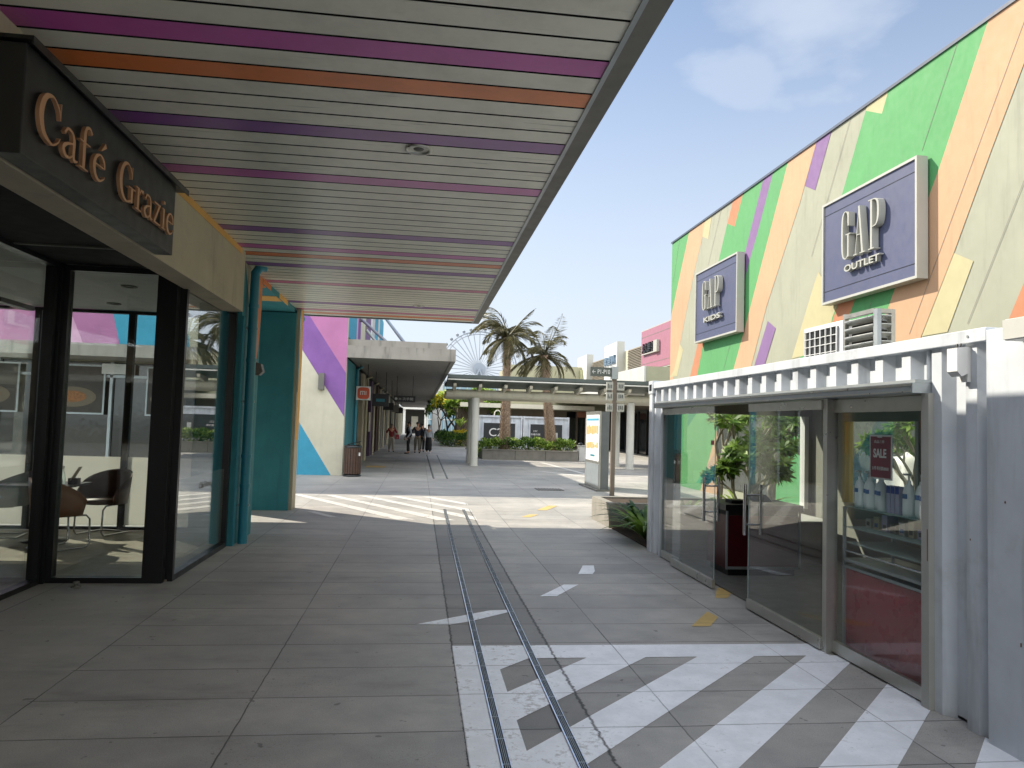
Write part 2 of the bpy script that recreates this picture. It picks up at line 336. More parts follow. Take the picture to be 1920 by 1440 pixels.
def paint_material(name, c, wear=.5):
    g = G(name); sp = g.n('ShaderNodeSeparateXYZ'); g.t.links.new(g.geo.outputs['Position'], sp.inputs[0]); x, y = sp.outputs[0], sp.outputs[1]
    n = g.noise(22, 6, .75); n2 = g.noise(3.2, 5, .7); n3 = g.noise(120, 2)
    near = g.mr(x, .9, 1.3, .05, 0)     # rougher over the infill slab
    worn = g.mr(g.ma('ADD', g.ma('ADD', g.ma('MULTIPLY', n, .5), g.ma('MULTIPLY', n2, .5)), near), .565, .65, 0, 1)
    col = g.mixc(g.mr(n2, .35, .65), tuple(a*.86 for a in c), c)
    col = g.mixc(g.ma('MULTIPLY', worn, wear), col, (.24, .225, .205))
    col = g.mixc(g.mr(n3, .6, .75, 0, .18), col, (.3, .3, .3))
    jag = g.ma('MULTIPLY', g.ma('SUBTRACT', g.noise(14, 5, .8), .5), .07); xj = g.ma('ADD', x, jag)
    e2 = g.mr(g.ma('ABSOLUTE', g.ma('SUBTRACT', xj, 1.055)), .003, .014, 1, 0)
    spots = g.mr(g.noise(9, 3, .6, off=(1, 4, 2)), .68, .71, 0, .8)
    spots = g.ma('MULTIPLY', spots, g.mr(x, .9, 1.25, 1, .15))
    col = g.mixc(g.ma('MAXIMUM', g.ma('MAXIMUM', g.ma('MULTIPLY', line_mask(g, x, y), .6), g.ma('MULTIPLY', e2, .85)), spots), col, (.07, .066, .06))
    return g.end(g.bsdf(col, .55, 0, .4, g.bump(g.ma('ADD', n, n3), .2, .003)).outputs[0])
M_ground = ground_material()
M_white_paint = paint_material('white_road_paint', (.93, .95, .98)); M_far_paint = paint_material('old_white_road_paint', (.66, .65, .62), .8); M_yellow_paint = paint_material('yellow_road_paint', (.62, .44, .16), .3)
M_beige = mat('beige_render', 'b5ab96', .8, var=.1, scale=2, bump=.3, bscale=60, streak=.35, dirt=.2)
M_teal = mat('teal_paint', '307c86', .7, var=.14, scale=1.6, bump=.2, streak=.25)
M_teal2 = mat('teal_gloss_paint', '2b7f92', .35, var=.08)
M_orange = mat('orange_paint', 'cf7c48', .7, var=.1, bump=.1)
M_yelo = mat('warm_yellow_paint', 'dca95e', .7, var=.1)
M_black = mat('black_metal', '17181a', .35, var=.15)
M_dark = mat('dark_interior', '2a2926', .7, var=.1)
M_sign = mat('sign_dark_grey', '232526', .45, var=.1)
M_copper = mat('copper_letter', 'cc9c76', .4, .3, var=.08)
M_copper_d = M_copper

M_fascia = mat('fascia_grey', '6a6862', .55, var=.1, streak=.2)
def slat_mat(name, col):
    g = G(name); c = lin(col); rot = g.n('ShaderNodeMapping'); rot.inputs['Rotation'].default_value = (0, 0, R(-38)); rot.inputs['Scale'].default_value = (1.1, 26, 1)
    g.t.links.new(g.geo.outputs['Position'], rot.inputs[0]); n = g.n('ShaderNodeTexNoise'); n.inputs['Scale'].default_value = 1.6; n.inputs['Detail'].default_value = 3; g.t.links.new(rot.outputs[0], n.inputs['Vector'])
    k = g.ma('MULTIPLY', g.mr(n.outputs[0], .645, .665), g.mr(g.noise(.9, 2), .45, .6))
    col2 = g.mixc(g.mr(g.noise(2.2, 6, .7), .35, .7), c, tuple(v*.82 for v in c)); col2 = g.mixc(g.ma('MULTIPLY', k, .55), col2, tuple(v*.3 for v in c))
    return g.end(g.bsdf(col2, .33, 0, .5).outputs[0])
M_slat = slat_mat('slat_white', 'dedccd'); M_smag = slat_mat('slat_magenta', 'c05aa8'); M_sor = slat_mat('slat_orange', 'e07c40'); M_spu = slat_mat('slat_purple', '864c98'); M_spk = slat_mat('slat_pink', 'c87294')
M_groove = mat('groove_black', '0a0a0a', .9)
M_alu = mat('brushed_aluminium', 'b9b9b2', .33, .75, var=.08, scale=6)
M_alud = mat('grey_aluminium', 'a0a7aa', .4, .4, var=.08)
M_steel = mat('stainless_steel', 'c8c8cc', .18, 1.0, var=.05)
M_cont = mat('container_white_paint', 'c8ced5', .42, var=.1, scale=2.2, bump=.5, bscale=7, streak=.5, dirt=.22)
M_contd = mat('container_rust', '6b4a33', .8, var=.3)
M_glass = glass('clear_glass', (.95, .97, .96), .75); M_glass2 = glass('cafe_glass', (.92, .945, .935), 1.25); M_gshelf = film('shelf_glass', (.62, .74, .70), .5)
M_gdark = mat('dark_shop_glass', '14181a', .08, var=.2, spec=.8)
M_film = film('frosted_film', (.86, .84, .79), .82); M_film2 = film('light_frosted_film', (.6, .7, .69), .4)
M_red = mat('burgundy_laminate', '9c2636', .3, var=.08)
M_navy = mat('navy_sign_panel', (.06, .069, .128), .5, var=.06, scale=1.2, streak=.12)
M_lit = mat('sign_letter_silver', (0.357, 0.357, 0.314), .35, var=.04)
M_frame = mat('sign_frame_white', (0.367, 0.367, 0.334), .45, var=.05)
M_conc = mat('raw_concrete', '8a877f', .85, var=.14, scale=3, bump=.3, streak=.3)
M_colw = mat('column_white', 'cfcec6', .5, var=.06, streak=.2)
M_roof = mat('walkway_roof_green', '5c6661', .5, var=.1)
M_beam = mat('beam_cream', 'c9c4b2', .5, var=.06, streak=.25)
M_wood = mat('brown_wood_slat', '4b372c', .7, var=.2, scale=9)
M_white = mat('plain_white', 'd8d8d6', .5, var=.04); M_cream = mat('cream_wall', 'c2bca2', .75, var=.07, streak=.2); M_olive = mat('olive_wall', '9c9a80', .75, var=.06, streak=.15)
M_brownw = mat('brown_wall', '6e6455', .75, var=.08, streak=.15)
M_lgrey = mat('light_grey_panel', 'b9bab6', .6, var=.07, streak=.35)
M_asph = mat('roof_grey', '77756f', .8, var=.1)
M_floorin = mat('cafe_floor', '8b8374', .45, var=.1, scale=2)
M_ceil = mat('cafe_ceiling', '9a9c9a', .6, var=.03)
# GAP wall paints
P_base = mat('wall_grey_green', (0.271, 0.277, 0.212), .8, var=.07, scale=.9, streak=.3, bump=.15)
P_green = mat('wall_green', (0.07, 0.257, 0.089), .75, var=.06, scale=1, bump=.15, streak=.2); P_peach = mat('wall_peach', (.43, .265, .155), .8, var=.07, scale=.7, bump=.15, streak=.22)
P_orange = mat('wall_orange', (0.389, 0.162, 0.081), .8, var=.05); P_purple = mat('wall_purple', (0.169, 0.096, 0.221), .8, var=.05); P_yel = mat('wall_pale_yellow', (0.375, 0.341, 0.196), .8, var=.05)
P_lilac = mat('mural_purple', '7d5596', .75, var=.14, scale=1.5, dirt=.0); P_pink = mat('mural_pink', 'ad6f9a', .75, var=.1, scale=1.2)
P_cyan = mat('mural_cyan', '3a93b0', .75, var=.08); P_mwhite = mat('mural_offwhite', 'c3bfab', .8, var=.06, streak=.15)
P_lpink = mat('mural_light_pink', 'cf9cba', .75, var=.06)
M_leaf = leafmat('shrub_leaf', '3c5c20', '6f8f35'); M_leafb = leafmat('bright_leaf', '7d9a3c', 'a5b75a'); M_leafd = leafmat('dark_leaf', '1f3818', '34552a')
M_frond = leafmat('palm_frond', '4b4a30', '6d6745', .25); M_trunk = mat('palm_trunk', '9a8570', .9, var=.45, scale=12, bump=.6); M_bark = mat('pale_bark', '8c8474', .85, var=.2, scale=10)
M_leafm = leafmat('mid_leaf', '4f6e2a', '8aa24c'); M_yflower = leafmat('yellow_leaf', 'c9b52a', 'e0cf4a')
M_soil = mat('soil', '3a2e22', .95, var=.3)

# ================================================================ GROUND
g = MB(); g.face([(-900, -300, 0), (900, -300, 0), (900, 1500, 0), (-900, 1500, 0)], M_ground); struct(g.build('ground'))
def paint(polys, m, z=.004):
    b = MB()
    for p in polys: b.face([(x, y, z) for x, y in p], m)
    return struct(b.build('painted_marking'))
# near white pattern: band on top, band at the left, 45 degree bars
def bar(c0, c1):   # white bar between Y-X=c1 (upper) and c0 (lower), right of X=.62, below Y=5.42, left of the shop front
    x0, x1, yt, yb = .62, 3.27, 5.42, -1.0
    return clip([(x0, x0+c0), (x0, x0+c1), (x1, x1+c1), (x1, x1+c0)], x0, x1, yb, yt)
paint([[(.31, 5.42), (3.2, 5.42), (3.2, 5.725), (.31, 5.735)]], M_white_paint)
paint([[(.31, -1), (.62, -1), (.62, 5.42), (.31, 5.42)]], M_white_paint)
paint([clip([(.62, 5.18), (.62, 5.42), (.86, 5.42)], 0, 4, 0, 6)], M_white_paint)
cs = [(3.68, 4.13), (2.83, 3.28), (1.98, 2.41), (1.10, 1.54), (.22, .66), (-.66, -.22), (-1.54, -1.1)]
for c0, c1 in cs: paint([bar(c0, c1)], M_white_paint)
paint([[(.03, 6.34), (.32, 6.33), (.5, 6.43), (.86, 6.73), (.86, 6.82), (.7, 6.8)]], M_white_paint)
paint([[(1.26, 7.36), (1.43, 7.36), (1.77, 7.9), (1.61, 7.9)]], M_white_paint)
paint([[(1.89, 8.46), (2.06, 8.46), (2.13, 8.64), (2.2, 8.99), (2.06, 8.98)]], M_white_paint)
paint([[(2.41, 6.25), (2.58, 6.25), (2.78, 6.55), (2.76, 6.76)]], M_yellow_paint)
paint([[(3.06, 7.29), (3.19, 7.29), (3.32, 7.5), (3.39, 7.75), (3.27, 7.75)]], M_yellow_paint)
for x0 in (-2.75, -2.05, -1.32, -.6, .12):
    p = clip([(x0, 17.1), (x0+.2, 17.1), (x0+.2+2.55, 13.05), (x0+2.42, 13.05)], -3.5, 1.08, 13, 17.2)
    if p: paint([p], M_far_paint)
paint([[(-2.02, 14.05), (-1.86, 14.05), (-1.33, 13.24), (-1.48, 13.24)]], M_far_paint)
paint([[(2.42, 14.8), (2.62, 14.8), (3.02, 15.68), (2.81, 15.68)]], M_yellow_paint)
paint([[(1.94, 13.65), (2.12, 13.65), (2.34, 14.07), (2.16, 14.07)]], M_yellow_paint)
paint([[(4.5, 27.5), (4.7, 27.5), (6.0, 24.7), (5.8, 24.7)]], M_far_paint)
paint([[(5.6, 34), (5.85, 34), (6.25, 24.9), (6.05, 24.9)]], M_far_paint)
paint([[(-1.9, 27.5), (-1.2, 27.5), (-1.2, 28.6), (-1.9, 28.6)]], M_yellow_paint)
for k in range(4): paint([[(7.2+k*.9, 21), (7.45+k*.9, 21), (8.6+k*.9, 25), (8.35+k*.9, 25)]], M_yellow_paint if k == 2 else M_far_paint)
# slot drains
def drain(x0, y0, x1, y1, label):
    t = thing('slot_drain', label, 'drain', (x0, y0, 0)); n = Vector((x1-x0, y1-y0, 0)).normalized(); s = Vector((n.y, -n.x, 0)); c = Vector(((x0+x1)/2, (y0+y1)/2, 0)); h = Vector((x1-x0, y1-y0, 0))/2
    MB().obox(c+Vector((0, 0, .003)), s*.026, h, (0, 0, .0025), M_groove).build('channel', t)
    b = MB(); b.obox(c-s*.021+Vector((0, 0, .008)), s*.0045, h, (0, 0, .003), M_steel); b.obox(c+s*.023+Vector((0, 0, .007)), s*.002, h, (0, 0, .003), M_steel)
    for q in (-.006, .004, .013): b.obox(c+s*q+Vector((0, 0, .006)), s*.0018, h, (0, 0, .002), M_alud)
    k = int(h.length*2/.3)
    for i in range(k): b.obox(Vector((x0, y0, .0062))+n*(.15+i*.3)+s*.003, s*.02, n*.003, (0, 0, .002), M_alud)
    b.build('grating', t)
drain(.452, -3, .56, 14.7, 'long thin steel slot drain, the left one of the near pair in the pavement')
drain(.845, -3, .93, 14.7, 'long thin steel slot drain, the right one of the near pair in the pavement')
drain(.5, 22.8, .46, 39.5, 'far slot drain on the side towards the arcade, ending below the woman in black trousers')
drain(.92, 22.8, 1.0, 39.5, 'far slot drain on the side towards the white columns')
t = thing('drain_grate', 'small rectangular iron grate set in the pavement before the information pillar', 'grate', (3.5, 19.6, 0))
MB().box(3.17, 3.9, 19.3, 19.95, .002, .006, M_fascia).build('pit', t)
b = MB()
for i in range(9): b.box(3.19+i*.08, 3.23+i*.08, 19.32, 19.93, .006, .014, M_fascia)
b.build('bars', t)

# ================================================================ CAFE BUILDING (left)
cafe = thing('cafe_building', 'cafe with black framed glass walls and beige concrete beam under the striped canopy', 'cafe', (-6, 5, 0))
MB().box(-2.49, -2.25, -8, 9.54, 3.02, 3.783, M_beige).box(-2.62, -2.44, 9.54, 10.16, 3.13, 3.783, M_beige).build('beam', cafe)
b = MB(); b.box(-2.248, -2.244, 6.6, 9.35, 3.71, 3.782, M_yelo); b.box(-2.248, -2.244, 6.45, 6.6, 3.62, 3.782, M_teal); b.build('painted_band', cafe)
b = MB(); b.box(-9.7, -9.5, -8, 11.6, 0, 3.8, M_brownw); b.box(-9.5, -3.7, -8.2, -8, 0, 3.8, M_brownw); b.build('wall', cafe)
MB().box(-9.7, -2.46, -8.2, 11.28, 3.8, 4.15, M_asph).build('roof', cafe)
MB().box(-9.5, -3.7, -8, 11.3, 3.2, 3.28, M_ceil).box(-3.7, -2.86, 7.99, 11.3, 3.2, 3.28, M_ceil).build('ceiling', cafe)
b = MB(); b.box(-3.72, -2.5, -8, 7.9, 3.2, 3.23, M_groove)
for k in range(5): b.box(-3.7, -2.51, 7.0-k*1.9, 7.03-k*1.9, 3.185, 3.2, M_fascia)
b.build('recess_soffit', cafe)
MB().box(-9.5, -2.5, 7.97, 11.3, .004, .02, M_floorin).box(-9.5, -3.72, -8, 7.97, .004, .02, M_floorin).build('floor', cafe)
def glazed(parent, axis, at, a0, a1, z0, z1, fw=.07, fd=.08, m=M_black, gm=M_glass2, film_z=None, fm=None, name='window'):
    """one pane with its frame. axis 'x': lies on X=at, runs along Y; axis 'y': lies on Y=at, runs along X."""
    def B(b, u0, u1, zz0, zz1, d, mm):
        if axis == 'x': b.box(at-d, at+d, u0, u1, zz0, zz1, mm)
        else: b.box(u0, u1, at-d, at+d, zz0, zz1, mm)
    fr = MB(); B(fr, a0, a0+fw, z0, z1, fd/2, m); B(fr, a1-fw, a1, z0, z1, fd/2, m); B(fr, a0+fw, a1-fw, z1-fw, z1, fd/2, m); B(fr, a0+fw, a1-fw, z0, z0+fw, fd/2, m)
    w = fr.build(name, parent)
    p = MB(); B(p, a0+fw, a1-fw, z0+fw, z1-fw, .005, gm); p.build('pane', w)
    if film_z:
        q = MB(); off = .0085
        if axis == 'x': q.box(at-off-.002, at-off, a0+fw, a1-fw, film_z[0], film_z[1], fm)
        else: q.box(a0+fw, a1-fw, at-off-.002, at-off, film_z[0], film_z[1], fm)
        q.build('frosted_film', w)
    return w
# shop front facing the camera: X -3.6..-2.62 at Y=7.95
glazed(cafe, 'y', 7.95, -3.62, -2.66, .0, 3.19, .055, .1)
MB().box(-2.66, -2.52, 7.9, 8.0, 0, 3.13, M_black).build('corner_post', cafe)
MB().box(-3.75, -3.62, 7.86, 8.0, 0, 3.2, M_black).build('corner_post', cafe)
# side glass to the walkway X=-2.5
glazed(cafe, 'x', -2.5, 8.0, 10.13, 0, 3.13, .06, .1, film_z=(.07, 1.02), fm=M_film2)
text('window_lettering', 'Café Grazie', (-2.49, 8.95, .86), (0, 1, 0), (0, 0, 1), .07, M_fascia, cafe, .001)
# recessed front along X=-3.7
yy = [7.85, 6.25, 4.65, 3.05, 1.45, -.15, -1.75, -3.35]
for i in range(len(yy)-1):
    glazed(cafe, 'x', -3.7, yy[i+1], yy[i], 0, 3.2, .05, .1)
b = MB(); b.box(-3.64, -3.56, 6.7, 7.25, 2.62, 2.66, M_black); b.build('door_closer', cafe)
# rear glass wall at Y=11.35
xs = [-2.95, -4.22, -5.5, -6.8, -8.1, -9.5]
for i in range(5): glazed(cafe, 'y', 11.35, xs[i+1], xs[i], .02, 3.2, .045, .08, film_z=(.09, 1.07), fm=M_film)
# teal pier and passage
MB().box(-2.95, -2.4, 10.16, 11.3, 0, 3.79, M_teal).build('pier', cafe)
b = MB(); b.face([(-2.397, y, z) for y, z in [(10.95, 3.78), (11.295, 3.78), (11.295, 3.3), (11.2, 2.7), (10.87, 2.06), (10.74, 2.35), (10.85, 3.0)]], M_orange)
b.face([(-2.397, y, z) for y, z in [(10.2, 3.78), (10.95, 3.78), (10.85, 3.0), (10.74, 2.9), (10.55, 3.2)]], M_beige); b.build('painted_patch', cafe)
MB().box(-2.398, -2.38, 10.16, 10.27, 0, 3.05, M_teal2).build('trim', cafe)
b = MB(); b.box(-2.37, -2.3, 10.28, 10.30, .0, .0, M_teal2)
tag_p = thing('downpipe', 'teal downpipe running up the pier beside the cafe window', 'downpipe', (-2.31, 10.38, 0))
b = MB(); b.path([(-2.31, 10.4, .0), (-2.31, 10.4, 3.55), (-2.31, 10.4, 3.68), (-2.27, 10.45, 3.77), (-2.2, 10.5, 3.785)], .062, 16, M_teal2)
b.build('pipe', tag_p)
for z in (.75, 1.15, 2.45, 3.2): MB().path([(-2.31, 10.4, z), (-2.31, 10.4, z+.05)], .07, 16, M_teal2).build('coupling', tag_p)
for z in (.5, 1.9, 2.9): bx('bracket', tag_p, M_alud, -2.4, -2.24, 10.39, 10.41, z, z+.03)
ps = thing('passage_wall', 'dark teal fin wall with cream edge closing the passage next to the cafe', 'wall', (-3.1, 14.3, 0))
MB().box(-3.75, -2.36, 14.12, 14.6, 0, 3.68, M_teal).build('wall', ps)
b = MB(); b.box(-2.36, -2.30, 14.2, 14.6, 0, 3.77, M_beige); b.box(-2.299, -2.296, 14.3, 14.6, 1.3, 3.77, M_yelo); b.box(-2.299, -2.296, 14.2, 14.3, 2.2, 3.77, M_teal2); b.build('painted_edge', ps)
b = MB(); b.box(-6.3, -2.4, 11.3, 15.4, 3.7, 3.77, M_teal); b.box(-3.75, -2.41, 12.4, 12.9, 3.693, 3.7, M_yelo); b.box(-3.75, -2.41, 11.32, 11.6, 3.693, 3.7, M_orange); b.box(-2.4, -2.395, 11.3, 14.2, 3.70, 3.785, M_teal)
b.box(-2.394, -2.391, 11.3, 11.9, 3.70, 3.785, M_orange); b.box(-2.394, -2.391, 12.6, 13.4, 3.70, 3.785, M_yelo); b.build('soffit', ps)
t = thing('wall_lamp', 'small square wall lamp on the orange painted pier by the teal pipe', 'wall lamp', (-2.38, 10.95, 2.4))
MB().box(-2.395, -2.37, 10.84, 11.06, 2.3, 2.52, M_fascia).build('back_plate', t)
b = MB(); b.prism([(-2.37, 2.5), (-2.28, 2.47), (-2.25, 2.36), (-2.3, 2.31), (-2.37, 2.31)], 'y', 10.87, 11.03, M_fascia); b.build('lamp_body', t)
t = thing('door_stop', 'small black rubber door stop on the pavement before the cafe glass', 'door stop', (-3.25, 7.72, 0))
MB().lathe((-3.25, 7.72, 0), [(.0, 0), (.045, 0), (.045, .008), (.018, .015), (.018, .035), (.03, .04), (.03, .055), (0, .055)], 14, M_fascia).build('stop', t)

# ---- cafe furniture
M_cush = mat('brown_leather', '4a2c20', .5, var=.12); M_tan = mat('tan_leather', '8a5526', .45, var=.12); M_ttop = mat('table_top', '2a2624', .3)
def chair(m):
    t = thing('barrel_chair', '', 'chair')
    b = MB(); b.lathe((0, 0, 0), [(0, .42), (.24, .42), (.26, .45), (.25, .49), (0, .5)], 24, m); b.build('seat', t)
    b = MB(); vi, fs, n = [], [], 18
    for i in range(n+1):
        a = R(-115+230*i/n); hh = .44*(math.cos(a*.72)**.6 if abs(a*.72) < 1.57 else 0); 
        for r, z in ((.27, .44), (.29, .46+hh*.5), (.33, .47+hh*.9), (.345, .49+hh*.9), (.33, .47+hh*.5), (.3, .42)): vi.append((r*math.sin(a), -r*math.cos(a), z))
    for i in range(n):
        for j in range(6): fs.append((i*6+j, (i+1)*6+j, (i+1)*6+(j+1) % 6, i*6+(j+1) % 6))
    fs += [tuple(range(6)), tuple(range(n*6, n*6+6))[::-1]]
    b.raw(vi, fs, m, True); b.build('backrest', t)
    b = MB()
    for s in (-1, 1):
        b.path([(s*.2, -.2, .42), (s*.22, .2, .41), (s*.22, .25, .36), (s*.22, .26, .06), (s*.22, .22, .015), (s*.22, -.24, .015)], .012, 8, M_steel)
    b.path([(-.22, -.24, .015), (.22, -.24, .015)], .012, 8, M_steel); b.build('frame', t)
    return t
ch = chair(M_cush); cht = chair(M_tan)
spots = [(ch, -4.33, 10.98, 160, 'dark brown barrel chair on chrome legs at the far side of the near cafe table', 0), (cht, -4.35, 9.75, -35, 'tan barrel chair on chrome legs half hidden behind the black glass corner post', 0),
         (ch, -5.45, 10.6, 100, 'dark brown barrel chair left of the near cafe table, mostly hidden by the corner post', 1), (ch, -4.75, 7.6, 10, 'dark chair nearest the camera inside the left cafe window', 1), (ch, -6.3, 10.3, 200, 'dark chair at the second cafe table deeper inside', 1)]
for p, x, y, a, lb, cp in spots:
    o = copy_tree(p) if cp else p; o.location = (x, y, .02); o.rotation_euler.z = R(a); tag(o, lb, 'chair', 'barrel chairs in the cafe')
def table(x, y, lb):
    t = thing('cafe_table', lb, 'table', (x, y, .02), 'cafe tables')
    MB().box(x-.5, x+.4, y-.35, y+.35, .73, .76, M_ttop).build('tabletop', t, .008)
    MB().lathe((x, y, 0), [(0, .02), (.27, .02), (.27, .035), (.05, .05), (.045, .7), (.12, .73)], 20, M_black).build('pedestal', t)
table(-4.78, 10.35, 'dark cafe table with a carafe, seen through the glass facing the camera'); table(-4.9, 8.4, 'dark cafe table nearest the glass, with a menu stand'); 
t = thing('carafe', 'clear glass water carafe standing on the cafe table', 'carafe', (-4.6, 10.3, .76))
MB().lathe((-4.6, 10.3, .76), [(0, .0), (.05, 0), (.055, .05), (.045, .13), (.028, .18), (.03, .22)], 16, M_gshelf).build('bottle', t)
MB().lathe((-4.6, 10.3, .76), [(.031, .2), (.034, .23), (.0, .235)], 16, M_alu).build('lid', t)
t = thing('menu_holder', 'small box with slanted menu cards beside the carafe', 'menu holder', (-4.44, 10.3, .76))
MB().box(-4.5, -4.38, 10.26, 10.35, .76, .84, M_black).build('box', t); MB().obox((-4.42, 10.3, .9), (.004, 0, .0), (0, .05, 0), (.05, 0, .09), M_beige).build('card', t)
t = thing('condiment_shaker', 'small dark shaker on the cafe table next to the carafe', 'shaker', (-4.55, 10.18, .76)); MB().lathe((-4.55, 10.18, .76), [(0, 0), (.022, 0), (.022, .07), (.014, .085), (0, .085)], 12, M_alud).build('shaker', t)
t = thing('menu_stand', 'upright menu card on the cafe table nearest the glass', 'menu stand', (-4.6, 8.35, .76)); MB().box(-4.63, -4.6, 8.3, 8.4, .76, .94, M_beige).build('card', t); MB().box(-4.66, -4.57, 8.28, 8.42, .76, .775, M_wood).build('base', t)
t = thing('napkin_box', 'yellow and dark napkin box on the cafe table nearest the glass', 'napkin box', (-4.8, 8.2, .76)); MB().box(-4.9, -4.7, 8.15, 8.27, .76, .83, M_dark).build('box', t); MB().box(-4.88, -4.72, 8.17, 8.25, .83, .85, M_yelo).build('napkins', t)
for x, y in ((-3.45, 9.1), (-4.2, 10.6), (-5.4, 9.0)):
    t = thing('ceiling_downlight', 'round downlight in the cafe ceiling %s' % {-3.45: 'nearest the glass corner', -4.2: 'near the rear glass wall', -5.4: 'deepest inside'}[x], 'downlight', (x, y, 3.19))
    MB().lathe((x, y, 3.2), [(.09, 0), (.09, -.012), (.06, -.012), (.055, .02), (0, .02)], 18, M_fascia).build('ring', t)

# ---- cafe sign
sg = thing('cafe_sign', 'dark grey box sign with raised copper serif letters Café Grazie', 'sign', (-2.1, 5.2, 3.03))
MB().box(-2.24, -2.1, 4.03, 6.4, 3.03, 3.62, M_sign).build('sign_box', sg, .006)
b = MB(); b.box(-2.24, -2.06, 4.0, 6.6, 3.625, 3.645, M_black); b.box(-2.062, -2.055, 4.0, 6.6, 3.60, 3.645, M_black); b.build('flashing', sg)
b = MB()
for gch, y0, wd in (('C', 4.11, .33), ('a', 4.37, .30), ('f', 4.575, .27), ('e', 4.765, .29), ('acute', 4.80, .29), ('G', 5.17, .33), ('r', 5.455, .24), ('a', 5.62, .28), ('z', 5.81, .25), ('i', 5.985, .20), ('e', 6.1, .27)):
    glyph(b, gch, (-2.085, y0, 3.165), (0, 1, 0), (0, 0, 1), wd, .268, .2, 0, .022, M_copper)
b.build('lettering', sg)
b = MB()
for y in (4.2, 4.45, 4.7, 4.85, 5.25, 5.5, 5.7, 5.9, 6.03, 6.2): b.path([(-2.1, y, 3.2), (-2.084, y, 3.2)], .008, 6, M_black)
b.build('spacer', sg)

# ================================================================ STRIPED CANOPY
cp = thing('entrance_canopy', 'wide flat canopy with underside of pale slats striped magenta, orange and purple', 'canopy', (-.6, 6, 3.8))
b = MB(); Y0 = 4.0; P = .2117; cols = {0: M_smag, 2: M_sor, 6: M_spu, 11: M_smag, 20: M_spu, 24: M_smag, 26: M_sor, 29: M_spu, 35: M_spk, 44: M_spu, 48: M_spk, 50: M_sor, -4: M_spu, -9: M_sor, -14: M_smag}
for k in range(-60, 53):
    y0 = Y0+k*P; y1 = y0+P-.021
    if y1 > 15.12: continue
    m = cols.get(k, M_slat)
    b.face([(-2.44, y0, 3.784), (-2.44, y1, 3.784), (1.0, y1, 3.784), (1.0, y0, 3.784)], m)
    b.face([(-2.44, y0, 3.784), (1.0, y0, 3.784), (1.0, y0, 3.84), (-2.44, y0, 3.84)], M_groove); b.face([(-2.44, y1, 3.784), (-2.44, y1, 3.84), (1.0, y1, 3.84), (1.0, y1, 3.784)], M_groove)
b.box(-2.44, 1.0, -8.8, 15.1, 3.841, 3.85, M_groove); b.build('soffit', cp)
b = MB(); b.box(1.0, 1.03, -8.8, 15.12, 3.775, 3.85, M_alud); b.box(-2.4, 1.03, 15.1, 15.13, 3.775, 3.85, M_alud); b.build('edge_trim', cp)
b = MB(); b.box(1.032, 1.15, -8.8, 15.2, 3.78, 4.1, M_fascia); b.box(-2.44, 1.032, 15.132, 15.2, 3.78, 4.1, M_fascia); b.build('fascia', cp)
MB().box(-2.44, 1.03, -8.8, 15.13, 3.855, 4.06, M_asph).build('roof', cp)
for x, y in ((-.08, 5.57), (-.086, 13.18)):
    b = MB(); b.lathe((x, y, 3.784), [(.105, 0), (.105, -.012), (.085, -.014), (.075, .0), (.07, .03), (0, .03)], 24, M_alu); b.ell((x, y, 3.79), (.045, .045, .02), M_fascia, 12, 6)
    b.build('downlight', cp)

# ================================================================ SHOPPING ARCADE (far left)
ar = thing('arcade_building', 'long shopping arcade with painted mural end wall and striped upper storey', 'building', (-6, 40, 0))
b = MB(); b.box(-14, -2.3, 23.2, 23.5, 0, 7.5, P_mwhite); b.box(-2.5, -2.3, 23.5, 44, 4.3, 7.5, P_mwhite); b.box(-14, -13.7, 23.5, 44, 0, 7.5, P_mwhite); b.box(-14, -2.3, 43.7, 44, 4.3, 7.5, P_mwhite); b.build('wall', ar)
b = MB(); Yf = 23.197
def mp_(pts, m, dy=0): b.face([(x, Yf-dy, z) for x, z in pts], m)
mp_([(-2.3, 1.8), (-2.3, 3.15), (-5.25, 7.5), (-6.1, 7.5)], P_lilac); mp_([(-2.3, 3.15), (-2.3, 7.5), (-5.25, 7.5)], P_pink)
mp_([(-2.63, 0), (-4.66, 3.2), (-4.66, 0)], P_cyan); mp_([(-14, 3.3), (-8.85, 3.3), (-9.9, 7.5), (-14, 7.5)], P_pink); mp_([(-8.85, 3.3), (-6.9, 3.3), (-7.5, 7.5), (-9.9, 7.5)], P_cyan); mp_([(-10.2, 3.3), (-9.8, 3.3), (-11.6, 7.5), (-12.5, 7.5)], P_lpink, .002)
b.build('mural', ar)
b = MB(); ys = 23.5; k = 0
for w, m in ((2.7, P_cyan), (.5, P_lpink), (1.2, P_lilac), (2.2, P_mwhite), (.4, M_fascia), (2.7, P_purple), (1.0, M_white), (1.8, M_lgrey), (2.6, P_cyan), (1.4, M_lgrey), (3.8, P_cyan)):
    b.box(-2.299, -2.29, ys, ys+w, 4.3, 7.5, m); ys += w
b.build('upper_stripes', ar)
MB().box(-14, -2.5, 23.5, 100, 4.15, 4.28, M_asph).build('roof', ar)
t = thing('wall_lamp', 'tall grey box wall lamp on the purple and white mural wall', 'wall lamp', (-3.0, 23.1, 2.65)); MB().box(-3.11, -2.94, 23.04, 23.2, 2.62, 3.12, M_fascia).build('lamp_body', t); MB().box(-3.08, -2.97, 23.07, 23.17, 2.612, 2.62, M_alu).build('diffuser', t)
